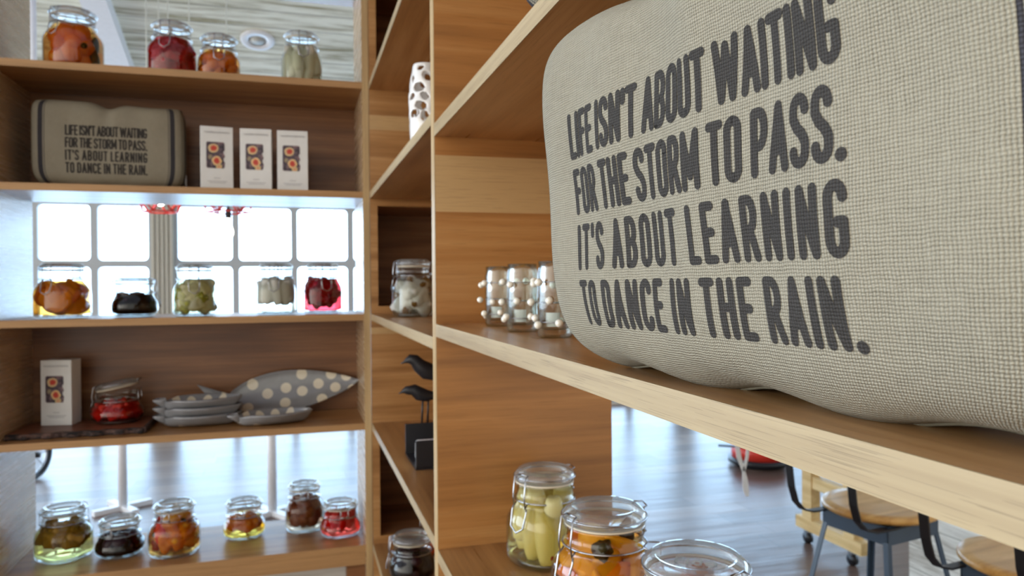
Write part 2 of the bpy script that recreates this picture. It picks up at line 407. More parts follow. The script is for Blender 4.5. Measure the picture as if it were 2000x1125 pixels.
# ceiling loudspeaker
sp = empty('ceiling_speaker', (-.246, 5.41, ceil_z(5.41)), 'round white loudspeaker set in the sloped whitewashed ceiling', 'ceiling speaker')
sp.rotation_euler = (-math.atan(SL), 0, 0)
MB().lathe([(.058, -.004), (.062, -.012), (.100, -.012), (.112, -.007), (.115, 0)], 40).build('speaker_rim', M_WHITE, sp, True)
n = N('speaker_mesh'); tcn = n.n('TexCoord').outputs['Object']; vo = n.n('TexVoronoi'); n.l(tcn, vo.inputs[0]); vo.inputs['Scale'].default_value = 250
M_GRILLE = n.fin(n.bsdf(n.ramp(vo.outputs[0], [(.2, lin((120, 118, 112))), (.6, lin((205, 203, 195)))]), .6))
MB().lathe([(0, -.010), (.060, -.008)], 40).build('speaker_grille', M_GRILLE, sp, True)

# drop rod at far left of the upper opening
dr = empty('ceiling_rod', (-1.40, 4.7, H+.55), 'thin white rod hanging from the ceiling behind the top left jar', 'rod')
MB().tube([(0, 0, 0), (0, 0, ZR-H-.55)], .016, 10).build('rod', M_WHITE, dr, True)
MB().lathe([(.03, -.02), (.045, 0), (.03, .02)], 20).build('rod_end', M_WHITE, dr, True)

# ------------------------------------------------------------------ shelving
D, P, R = 2.2094, 1.1491, .21
s1, s2, s3, s4, s5 = [H+q for q in (.5998, .2769, -.0842, -.4078, -.7677)]
a2, a3, a4 = [H+q for q in (.2539, -.0621, -.4187)]
T, TA, TP, DEP, XL = .0195, .0197, .0285, .300, -.755
EB = .0012
def shelf(par, x0, x1, y0, y1, ztop, th, mat, edge, side):
    """side 'y': front edge at y0 facing -Y ; side 'x': front edge at x0 facing -X"""
    if side == 'y':
        s_ = bx('shelf', x0, x1, y0+EB, y1, ztop-th, ztop, mat, par); bx('edge_band', x0, x1, y0, y0+EB, ztop-th, ztop, edge, s_)
    else:
        s_ = bx('shelf', x0+EB, x1, y0, y1, ztop-th, ztop, mat, par); bx('edge_band', x0, x0+EB, y0, y1, ztop-th, ztop, edge, s_)
    return s_
Z = (0, 0, 0)
# back unit ------------------------------------------------------------
bu = empty('shelving_unit', Z, 'oak wall shelving facing the camera, with the rows of preserve jars at left', 'shelving unit')
XR = R-EB
ZT = H+.95
for zt in (s1, s2, s3, s4): shelf(bu, XL, XR-T, D, D+DEP, zt, T, W_X, W_EDGEX, 'y')
shelf(bu, XL, XR-T, D, D+DEP+.02, s5, T, W_X, W_EDGEX, 'y')
bx('front_rail', XL, XR-T-.001, D+.002, D+.022, s5-.058, s5-T, W_EDGEX, bu)
shelf(bu, XL, XR-T, D, D+DEP, ZT, T, W_X, W_EDGEX, 'y')
bx('side_panel', XL-T, XL, D, D+DEP, .06, ZT, W_SIDE, bu)
sp_ = bx('side_panel', XR-T, XR, D+EB, D+DEP, .06, ZT, W_SIDE, bu); bx('edge_band', XR-T, XR, D, D+EB, .06, ZT, W_EDGEZ, sp_)
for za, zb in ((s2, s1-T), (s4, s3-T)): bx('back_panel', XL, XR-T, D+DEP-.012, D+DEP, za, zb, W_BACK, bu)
bx('lower_back_panel', XL, XR-T, D+.09, D+.11, .10, s5-.06, whitewash('pale_limed_board', 'X', .3, (150, 146, 140), (205, 204, 200), seam=False), bu)
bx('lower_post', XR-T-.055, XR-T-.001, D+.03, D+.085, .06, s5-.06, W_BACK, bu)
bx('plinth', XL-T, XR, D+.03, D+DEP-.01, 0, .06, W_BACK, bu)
# corner unit (bay B) --------------------------------------------------
cu = empty('shelving_unit', Z, 'oak shelving in the corner, the narrow bay with bird holder and lattice vase', 'shelving unit')
PB = P+TP/2
for zt in (s1, s2, s3, s4, s5, ZT): shelf(cu, R, R+DEP, PB+TP/2, D, zt, T, W_Y, W_EDGE, 'x')
for za, zb in ((s5+T*.0, s4-T), (s3, s2-T), (s1, ZT-T)):      # openings into the recess behind the corner
    fm = MB(); b_ = .022
    fm.box(R, R+b_, D, D+T, za, zb).box(R+b_, R+DEP, D, D+T, zb-b_, zb).box(R+b_, R+DEP, D, D+T, za, za+b_)
    fm.build('opening_frame', W_DIVB, cu)
    rc = MB(); x0, x1, y0, y1 = R+b_, R+DEP, D+T, D+DEP
    rc.box(x0, x1, y1, y1+.01, za+b_, zb-b_).box(x1, x1+.01, y0, y1, za+b_, zb-b_).box(x0-.01, x0, y0, y1, za+b_, zb-b_)
    rc.box(x0, x1, y0, y1, za+b_-.01, za+b_).box(x0, x1, y0, y1, zb-b_, zb-b_+.01)
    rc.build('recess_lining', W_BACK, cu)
for za, zb in ((s4, s3-T), (s2, s1-T)): bx('side_panel', R, R+DEP, D, D+T, za, zb, W_DIVB, cu)
for a_, b_ in ((s4-T, s4), (s3-T, s3), (s2-T, s2), (s1-T, s1)):
    bx('side_rail', R, R+DEP, D, D+T, a_, b_, W_DIVB, cu)
bx('side_panel', R, R+DEP, D, D+T, .06, s5, W_DIVB, cu)
bx('back_panel', R+DEP, R+DEP+.012, PB+TP/2, D+T, .06, ZT, W_Y, cu)
bx('plinth', R+.02, R+DEP, P+TP+.01, D, 0, .06, W_BACK, cu)
# near unit (bay A) ----------------------------------------------------
nu = empty('shelving_unit', Z, 'near oak shelving running toward the camera at right, holding the big linen bag', 'shelving unit')
YN = -.30
for zt in (a2, a3, a4, H+.62): shelf(nu, R, R+DEP, YN, P, zt, TA, W_Y, W_EDGE, 'x')
shelf(nu, R, R+DEP, YN, P, .12, TA, W_Y, W_EDGE, 'x')
dv = bx('side_panel', R+EB, R+DEP, P, P+TP-.001, .03, H+.95, W_DIV, nu); bx('edge_band', R, R+EB, P, P+TP-.001, .03, H+.95, W_EDGEZ, dv)
dv = bx('side_panel', R+EB, R+DEP, YN-TP, YN, .03, H+.95, W_DIV, nu); bx('edge_band', R, R+EB, YN-TP, YN, .03, H+.95, W_EDGEZ, dv)
for za, zb in ((a3, a2-TA), (a2, H+.62-TA)): bx('back_panel', R+DEP-.012, R+DEP, YN, P, za, zb, W_Y, nu)
bx('plinth', R+.02, R+DEP, YN, P, 0, .10, W_BACK, nu)

# ------------------------------------------------------------------ jars
_mesh = {}
def ico(name, sub, fn):
    bm = bmesh.new(); bmesh.ops.create_icosphere(bm, subdivisions=sub, radius=1)
    for v in bm.verts: v.co = fn(v.co)
    me = bpy.data.meshes.new(name); bm.to_mesh(me); bm.free()
    me.polygons.foreach_set('use_smooth', [True]*len(me.polygons)); return me
def lumpy(c, a=.12, f=2.3, s=0):
    return c*(1+a*(math.sin(f*c.x*1.9+s)+math.sin(f*c.y*2.3+1.3*s)+math.sin(f*c.z*2.1+2+s))/2)
SH = {
 'ball': [lambda c, s=s: lumpy(c, .05, 2, s) for s in range(3)],
 'lump': [lambda c, s=s: lumpy(c, .30, 2.6, s*1.7) for s in range(3)],
 'slice': [lambda c, s=s: Vector((lumpy(c, .1, 2, s).x*1.15, c.y*.95, c.z*.30+.35*c.x*c.x)) for s in range(3)],
 'stick': [lambda c, s=s: Vector((c.x*(.56+.04*s)+.05*c.z, c.y*(.60-.04*s), max(-1, min(1, c.z*1.4))*1.45)) for s in range(3)],
 'pod': [lambda c, s=s: Vector((c.x*.62, c.y*.62, c.z*1.5)) for s in range(3)],
}
def piece(kind, rgb, i, name):
    k = (kind, rgb, i % 3)
    if k not in _mesh:
        me = ico(name, 3, SH[kind][i % 3]); me.materials.append(piece_mat(rgb)); _mesh[k] = me
    return _mesh[k]

def jar(loc, W, HT, label, liq, pieces, group, fill=.93, squat=False, rz=0, openlid=False, zfloor=.0, bigdetail=False, lettering=False, seal=None, seed=0, airy=False):
    """pieces: list of (kind, rgb, count, size, name)"""
    rg = random.Random(seed*31+5)
    root = empty('preserve_jar', loc, label, 'jar', group, rz)
    hb = HT-.052; r = W/2; rn = (.79 if not squat else .80)*r
    sq = .55 if not squat else .25
    if squat: body = [(0, 0, 0), (.66, 0, 0), (.80, .035, sq), (.93, .16, sq), (1, .36, sq), (1, .55, sq), (.95, .73, sq), (.87, .87, .1), (.81, 1.0, 0)]
    else: body = [(0, 0, 0), (.74, 0, 0), (.90, .02, sq), (.97, .06, sq), (1, .13, sq), (1, .66, sq), (.985, .76, sq), (.94, .85, sq*.7), (.86, .94, .1), (.80, 1.0, 0)]
    prof = [(a*r, b*hb, c) for a, b, c in body]
    prof += [(rn*1.0, hb+.004), (rn*1.05, hb+.006), (rn*1.05, hb+.010), (rn*.99, hb+.012), (rn*.99, hb+.026), (rn*1.03, hb+.028), (rn*1.03, hb+.032), (rn*.93, hb+.033)]
    NS = 48
    g = MB().lathe(prof, NS); g.f.pop()
    g.build('glass_body', M_GLASS, root, True)
    # heavy glass foot
    MB().lathe([(0, .002), (r*.70, .002), (r*.80, .005), (r*.60, .009), (0, .007)], 32).build('glass_foot', M_LID, root, True)
    # liquid
    ins = .0022; top = hb+.004+(fill-.93)*hb
    lp = [(0, .008, 0), (.72*r, .008, 0)]
    def rad(z):
        for i in range(len(prof)-1):
            if prof[i][1] <= z <= prof[i+1][1] and prof[i+1][1] > prof[i][1]:
                f_ = (z-prof[i][1])/(prof[i+1][1]-prof[i][1])
                return prof[i][0]+(prof[i+1][0]-prof[i][0])*f_, (prof[i][2] if len(prof[i]) > 2 else 0)*(1-f_)+(prof[i+1][2] if len(prof[i+1]) > 2 else 0)*f_
        return rn, 0
    if liq is not None:
        for k in range(11):
            z_ = .012+(top-.012)*k/10; q = rad(z_); lp.append((q[0]-ins, z_, q[1]))
        lp.append((0, top, 0))
        MB().lathe(lp, NS).build('liquid', liquid(liq), root, True)
    # pieces, packed by rejection
    placed = []
    for kind, rgb, cnt, size, nm in pieces:
        for i in range(int(cnt*1.5) if size > .012 else cnt):
            best = None
            for t_ in range(260):
                zlo = .010+zfloor+size*(1.3 if kind in ('stick', 'pod') else .75); zhi = top-size*(1.15 if kind in ('stick', 'pod') else .62)
                z_ = rg.uniform(zlo, max(zlo+.002, zhi)); q = rad(z_)[0]
                rm = max(.001, q-.003-size*(.56 if kind in ('stick', 'pod') else .84)); a = rg.uniform(0, 2*PI); rr = rm*math.sqrt(rg.uniform(.2, 1))
                p = Vector((rr*math.cos(a), rr*math.sin(a), z_)); d = min([(p-o_).length-.72*(size+s_) for o_, s_ in placed] or [1])
                if best is None or d > best[0]: best = (d, p)
                if d > 0: break
            if best[0] < -size*1.0: continue
            placed.append((best[1], size*(1.0 if kind not in ('stick', 'pod') else .8)))
            o = bpy.data.objects.new(nm, piece(kind, rgb, i, nm)); COL.objects.link(o); o.parent = root; o.location = best[1]
            s_ = size*rg.uniform(.88, 1.05); o.scale = (s_, s_, s_)
            if kind in ('stick', 'pod'): o.rotation_euler = (rg.uniform(-.28, .28), rg.uniform(-.28, .28), rg.uniform(0, 6))
            elif kind == 'slice': o.rotation_euler = (rg.uniform(.6, 2.4), rg.uniform(-.6, .6), rg.uniform(0, 6))
            else: o.rotation_euler = (rg.uniform(0, 6), rg.uniform(0, 6), rg.uniform(0, 6))
    # lid
    z0 = HT-.019
    lid = [(0, -.001), (rn*.97, -.001), (rn*1.04, .001), (rn*1.07, .005), (rn*1.07, .010), (rn*1.02, .014), (rn*.90, .019), (rn*.82, .019), (rn*.74, .013), (rn*.60, .010), (0, .010)]
    lo = MB().lathe(lid, NS).build('lid', M_LID, root, True)
    se = MB().tube(circ(rn*.99, 0, 36), .0022, 6, closed=True).build('rubber_seal', seal or M_SEAL, root, True)
    wr = MB(); wr.tube(circ(rn*1.09, .009, 36), .0011, 6, closed=True); wr.tube([(rn*1.09, -.01, .009), (rn*1.22, -.012, .012), (rn*1.30, 0, .014), (rn*1.22, .012, .012), (rn*1.09, .01, .009)], .0011, 6)
    lw = wr.build('lid_wire', M_WIRE, root, True)
    for o in (lo, se, lw):
        o.location = (0, 0, z0)
    if openlid:
        a = math.radians(11)
        for o in (lo, se, lw):
            o.location = (0, 0, z0+.001+rn*1.02*math.sin(a)); o.rotation_euler = (0, -a, 0)
    nw = MB().tube(circ(rn*1.07, hb+.008, 36), .0012, 6, closed=True)
    nw.build('neck_wire', M_WIRE, root, True)
    hw = MB()
    for s_ in (-.011, .011):   # hinge uprights at the +x side
        hw.tube([(rn*1.09, s_, hb+.008), (rn*1.16, s_, hb+.014), (rn*1.14, s_, z0+.010)], .0011, 6)
    hw.tube([(rn*1.16, -.013, hb+.014), (rn*1.16, .013, hb+.014)], .0018, 6)
    hw.build('hinge_wire', M_WIRE, root, True)
    cw = MB()
    for s_ in (-.012, .012):   # clasp at the -x side
        cw.tube([(-rn*1.09, s_, hb+.008), (-rn*1.20, s_, hb+.002), (-rn*1.24, s_, hb+.016), (-rn*1.16, s_, z0+.012), (-rn*1.02, s_*.8, z0+.015)], .0012, 6)
    cw.tube([(-rn*1.20, -.014, hb+.002), (-rn*1.22, -.015, hb-.004), (-rn*1.34, -.013, hb-.026), (-rn*1.38, 0, hb-.034), (-rn*1.34, .013, hb-.026), (-rn*1.22, .015, hb-.004), (-rn*1.20, .014, hb+.002)], .0013, 6)
    cw.tube([(-rn*1.02, -.0096, z0+.015), (-rn*1.02, .0096, z0+.015)], .0012, 6)
    cw.build('clasp_wire', M_WIRE, root, True)
    if lettering:
        cu_ = bpy.data.curves.new('embossed_lettering', 'FONT'); cu_.body = 'Fido'; cu_.size = rn*.52; cu_.extrude = .0006; cu_.align_x = 'CENTER'; cu_.align_y = 'CENTER'
        to = bpy.data.objects.new('tmp', cu_); COL.objects.link(to)
        me = bpy.data.meshes.new_from_object(to.evaluated_get(bpy.context.evaluated_depsgraph_get())); bpy.data.objects.remove(to)
        me.materials.clear(); me.materials.append(M_LID)
        o = bpy.data.objects.new('embossed_lettering', me); COL.objects.link(o); o.parent = root; o.location = (0, 0, z0+.0112); o.rotation_euler = (0, 0, -rz+math.radians(-35))
        MB().tube([(rn*.42*math.cos(a), rn*.28*math.sin(a), 0) for a in [2*PI*k/30 for k in range(30)]], .0005, 5, closed=True).build('embossed_ring', M_LID, root, True, loc=(0, 0, z0+.0104)).rotation_euler = (0, 0, -rz+math.radians(-35))
    return root
G1, G3, G5, GN = 'jars on the top shelf', 'jars in front of the windows', 'jars on the bottom shelf', 'jars on the near shelf'
E_ = .0003
HZ = math.radians
# top shelf
jar((-.590, 2.31, s1+E_), .138, .168, 'tall jar of orange preserved fruit with green sprig, leftmost on the top shelf', (252, 176, 76), [('ball', (248, 150, 28), 11, .026, 'fruit_piece'), ('pod', (70, 84, 30), 2, .020, 'herb_sprig'), ('ball', (60, 66, 24), 3, .009, 'caper')], G1, rz=HZ(60), seed=1)
jar((-.338, 2.31, s1+E_), .126, .155, 'jar packed with crimson fruit chunks, second from the left on the top shelf', (216, 60, 60), [('lump', (206, 34, 50), 16, .022, 'fruit_chunk'), ('lump', (236, 110, 110), 4, .018, 'fruit_chunk')], G1, rz=HZ(80), seed=2)
jar((-.212, 2.31, s1+E_), .118, .130, 'small jar of round orange fruit beside the crimson jar on the top shelf', (252, 184, 84), [('ball', (252, 158, 34), 16, .019, 'round_fruit')], G1, rz=HZ(95), seed=3)
jar((.020, 2.31, s1+E_), .118, .158, 'jar of pale upright vegetable sticks, rightmost on the top shelf', (236, 240, 214), [('stick', (248, 242, 216), 9, .028, 'vegetable_stick'), ('stick', (240, 238, 206), 3, .024, 'vegetable_stick')], G1, rz=HZ(95), seed=4)
# window shelf
jar((-.630, 2.33, s3+E_), .134, .152, 'jar of amber fruit halves, leftmost in front of the windows', (250, 178, 60), [('slice', (248, 176, 44), 9, .034, 'fruit_half'), ('slice', (226, 138, 36), 4, .030, 'fruit_half')], G3, rz=HZ(70), seed=5)
jar((-.447, 2.33, s3+E_), .122, .112, 'squat jar of near black dark berries in front of the windows', (66, 14, 50), [('ball', (46, 8, 30), 14, .021, 'dark_berry')], G3, squat=True, rz=HZ(200), seed=6)
jar((-.287, 2.33, s3+E_), .118, .150, 'jar of pale yellow green florets in front of the windows', (238, 236, 196), [('lump', (252, 240, 190), 12, .024, 'vegetable_floret'), ('lump', (186, 186, 80), 3, .020, 'vegetable_floret')], G3, rz=HZ(95), seed=7)
jar((-.060, 2.33, s3+E_), .114, .153, 'jar of white vegetable sticks floating above clear liquid, in front of the windows', (246, 246, 234), [('stick', (250, 248, 232), 10, .026, 'vegetable_stick')], G3, zfloor=.02, rz=HZ(85), seed=8)
jar((.076, 2.33, s3+E_), .114, .153, 'jar of deep crimson preserves, rightmost in front of the windows', (226, 20, 40), [('lump', (176, 16, 50), 15, .021, 'beet_chunk')], G3, zfloor=.012, rz=HZ(100), seed=9)
# bottom shelf
jar((-.645, 2.375, s5+E_), .138, .146, 'jar of pale golden oil, leftmost on the bottom shelf', (240, 230, 140), [('lump', (186, 150, 70), 9, .026, 'vegetable_piece'), ('lump', (120, 70, 30), 2, .008, 'peppercorn')], G5, zfloor=.030, rz=HZ(230), seed=10)
jar((-.496, 2.352, s5+E_), .128, .105, 'squat jar of dark purple plums, second from left on the bottom shelf', (90, 12, 40), [('ball', (46, 10, 26), 7, .028, 'plum')], G5, squat=True, zfloor=.006, rz=HZ(250), seed=11)
jar((-.346, 2.316, s5+E_), .132, .146, 'jar of orange peppers with one upright red pepper, on the bottom shelf', (250, 190, 90), [('lump', (252, 166, 30), 8, .027, 'orange_pepper'), ('pod', (240, 70, 40), 2, .025, 'red_pepper'), ('lump', (150, 40, 20), 3, .016, 'pepper_piece'), ('ball', (40, 48, 18), 2, .008, 'caper')], G5, zfloor=.006, rz=HZ(255), seed=12)
jar((-.162, 2.404, s5+E_), .126, .112, 'squat jar of small amber tomatoes in yellow liquid on the bottom shelf', (252, 206, 70), [('ball', (232, 140, 34), 13, .020, 'small_tomato')], G5, squat=True, zfloor=.016, rz=HZ(265), seed=13)
jar((.017, 2.42, s5+E_), .118, .146, 'tall jar of brown figs, at the back of the bottom shelf', (226, 190, 160), [('ball', (146, 90, 66), 10, .026, 'fig'), ('ball', (150, 84, 30), 3, .024, 'fig')], G5, zfloor=.008, rz=HZ(270), seed=14)
jar((.122, 2.33, s5+E_), .124, .104, 'squat jar of bright red preserves, rightmost on the bottom shelf', (255, 60, 40), [('pod', (226, 34, 24), 9, .020, 'red_fruit')], G5, squat=True, zfloor=.012, rz=HZ(280), seed=15)
# board shelf
BZ = s4+.016
jar((-.505, 2.385, BZ+E_), .136, .108, 'squat jar of red chopped peppers with its lid propped open', (216, 60, 50), [('lump', (236, 60, 44), 22, .016, 'pepper_chunk')], 'jars on the plate shelf', squat=True, openlid=True, rz=HZ(-12), seed=16, fill=.93)
# corner bay
jar((.298, 1.955, s3+E_), .108, .152, 'jar of white garlic like cloves over a brown layer, in the corner bay', (236, 236, 222), [('lump', (252, 250, 240), 9, .025, 'white_vegetable'), ('lump', (150, 110, 50), 8, .008, 'spice_seed')], 'jars in the corner bay', rz=HZ(15), seed=17)
jar((.284, 1.925, s5+E_), .122, .116, 'squat jar of dark cherries on the lowest shelf of the corner bay', (110, 10, 20), [('ball', (50, 6, 14), 14, .021, 'cherry')], 'jars in the corner bay', squat=True, rz=HZ(0), seed=18)
jar((.385, 2.085, s5+E_), .112, .120, 'jar of orange fruit mostly hidden behind the dark cherry jar', (250, 150, 50), [('ball', (232, 120, 24), 9, .021, 'round_fruit')], 'jars in the corner bay', rz=HZ(20), seed=19)
# near shelf
jar((.357, 1.054, a4+E_), .108, .141, 'jar of pale yellow green fruit spears beside the wooden divider', (250, 238, 180), [('stick', (250, 230, 164), 8, .027, 'vegetable_spear'), ('ball', (170, 40, 30), 10, .0035, 'pink_peppercorn'), ('stick', (244, 228, 160), 3, .022, 'vegetable_spear')], GN, rz=HZ(25), seed=20, fill=1.08)
jar((.366, .850, a4+E_), .124, .141, 'jar of glowing orange fruit with dark herbs, the middle one of the near jars', (255, 190, 90), [('slice', (255, 196, 60), 10, .028, 'fruit_slice'), ('slice', (252, 160, 44), 6, .024, 'fruit_slice'), ('lump', (70, 60, 20), 6, .012, 'herb_leaf')], GN, rz=HZ(15), seed=21, fill=1.14, lettering=False)
jar((.388, .668, a4+E_), .126, .141, 'nearest jar with a domed embossed glass lid, at the bottom edge of the view', (252, 170, 100), [('ball', (244, 140, 70), 12, .022, 'round_fruit')], GN, rz=HZ(110), seed=22, lettering=True, fill=1.2)

# ------------------------------------------------------------------ stroke lettering
def arc(cx, cy, rx, ry, a0, a1, n=8): return [(cx+rx*math.cos(HZ(a0+(a1-a0)*k/n)), cy+ry*math.sin(HZ(a0+(a1-a0)*k/n))) for k in range(n+1)]
B, TP_ = .085, .915; MD = .5
def rr(l, r_, closed=True):
    q = .13; h_ = (r_-l)/2; q = min(q, h_)
    return arc(r_-q, TP_-q, q, q, 0, 90)+arc(l+q, TP_-q, q, q, 90, 180)+arc(l+q, B+q, q, q, 180, 270)+arc(r_-q, B+q, q, q, 270, 360)+[(r_, TP_-q)]
L_, R2 = .085, .345
GL = {
 'L': (.36, [[(L_, TP_), (L_, B), (.29, B)]]), 'I': (.17, [[(L_, TP_), (L_, B)]]),
 'F': (.36, [[(L_, B), (L_, TP_), (.29, TP_)], [(L_, .52), (.26, .52)]]),
 'E': (.37, [[(.30, TP_), (L_, TP_), (L_, B), (.30, B)], [(L_, .51), (.27, .51)]]),
 'T': (.40, [[(.07, TP_), (.33, TP_)], [(.20, TP_), (.20, B)]]),
 'N': (.45, [[(L_, B), (L_, TP_), (.365, B), (.365, TP_)]]),
 'A': (.45, [[(.075, B), (.225, TP_), (.375, B)], [(.13, .33), (.32, .33)]]),
 'W': (.66, [[(.075, TP_), (.19, B), (.33, TP_-.06), (.47, B), (.585, TP_)]]),
 'H': (.43, [[(L_, B), (L_, TP_)], [(R2, B), (R2, TP_)], [(L_, .52), (R2, .52)]]),
 'M': (.56, [[(L_, B), (L_, TP_), (.28, .25), (.475, TP_), (.475, B)]]),
 'O': (.43, [rr(L_, R2)]),
 'U': (.43, [[(L_, TP_)]+arc(L_+.13, B+.13, .13, .13, 180, 270)+arc(R2-.13, B+.13, .13, .13, 270, 360)+[(R2, TP_)]]),
 'D': (.43, [[(L_, B)]+[(L_, TP_)]+arc(R2-.15, TP_-.15, .15, .15, 90, 0)+arc(R2-.15, B+.15, .15, .15, 0, -90)+[(L_, B)]]),
 'B': (.43, [[(L_, B), (L_, TP_)]+arc(R2-.13, .71, .12, .205, 90, -90)+[(L_, .505)], [(R2-.12, .505)]+arc(R2-.13, .295, .13, .21, 90, -90)+[(L_, B)]]),
 'P': (.41, [[(L_, B), (L_, TP_)]+arc(R2-.14, .68, .13, .235, 90, -90)+[(L_, .445)]]),
 'R': (.43, [[(L_, B), (L_, TP_)]+arc(R2-.14, .70, .13, .215, 90, -90)+[(L_, .485)], [(.22, .485), (.355, B)]]),
 'S': (.42, [arc(.21, TP_-.15, .125, .15, 0, 180)+[(.085, .66)]+[(.16, .54), (.27, .45), (.335, .34)]+arc(.21, B+.15, .125, .15, 0, -180)]),
 'C': (.41, [arc(.21, TP_-.15, .125, .15, 0, 180)+arc(.21, B+.15, .125, .15, 180, 360)]),
 'G': (.43, [arc(.215, TP_-.15, .13, .15, 0, 180)+arc(.215, B+.15, .13, .15, 180, 360)+[(.345, .46), (.24, .46)]]),
 "'": (.13, [[(.065, TP_), (.065, .74)]]), '.': (.17, [[(.085, .085), (.087, .087)]]),
}
LINES = ["LIFE ISN'T ABOUT WAITING", 'FOR THE STORM TO PASS.', "IT'S ABOUT LEARNING", 'TO DANCE IN THE RAIN.']
def text_mesh(w0, wt, ztop, hl, pitch, surf, off):
    vs, fs, uvs = [], [], []
    hwid = .074*hl
    def P3(x_, z_):
        vs.append(surf(x_, z_, off)); uvs.append((x_, z_)); return len(vs)-1
    for li, tx in enumerate(LINES):
        k = .86
        let = sum(GL[c][0]*k for c in tx if c != ' '); ng = len(tx)-1; sp_n = tx.count(' ')
        tot = wt/hl
        gap = (tot-let-sp_n*.12)/ng
        x_ = 0; zb = ztop-hl-li*pitch
        for c in tx:
            if c == ' ': x_ += .12+gap; continue
            wd, strokes = GL[c]
            for st in strokes:
                pts = [(w0+(x_+a*k)*hl, zb+b*hl) for a, b in st]
                # resample
                rs = [pts[0]]
                for a, b in zip(pts, pts[1:]):
                    d_ = math.hypot(b[0]-a[0], b[1]-a[1]); m_ = max(1, int(d_/(hl*.12)))
                    rs += [(a[0]+(b[0]-a[0])*q/m_, a[1]+(b[1]-a[1])*q/m_) for q in range(1, m_+1)]
                hw_ = hwid*(1.2 if c == '.' else 1)
                for a, b in zip(rs, rs[1:]):
                    d_ = math.hypot(b[0]-a[0], b[1]-a[1])
                    if d_ < 1e-9: continue
                    nx, nz = -(b[1]-a[1])/d_*hw_, (b[0]-a[0])/d_*hw_
                    fs.append([P3(a[0]+nx, a[1]+nz), P3(a[0]-nx, a[1]-nz), P3(b[0]-nx, b[1]-nz), P3(b[0]+nx, b[1]+nz)])
                for (a, b) in rs:
                    cidx = [P3(a+hw_*math.cos(2*PI*q/12), b+hw_*math.sin(2*PI*q/12)) for q in range(12)]
                    fs.append(cidx)
            x_ += wd*k+gap
    return vs, fs, uvs

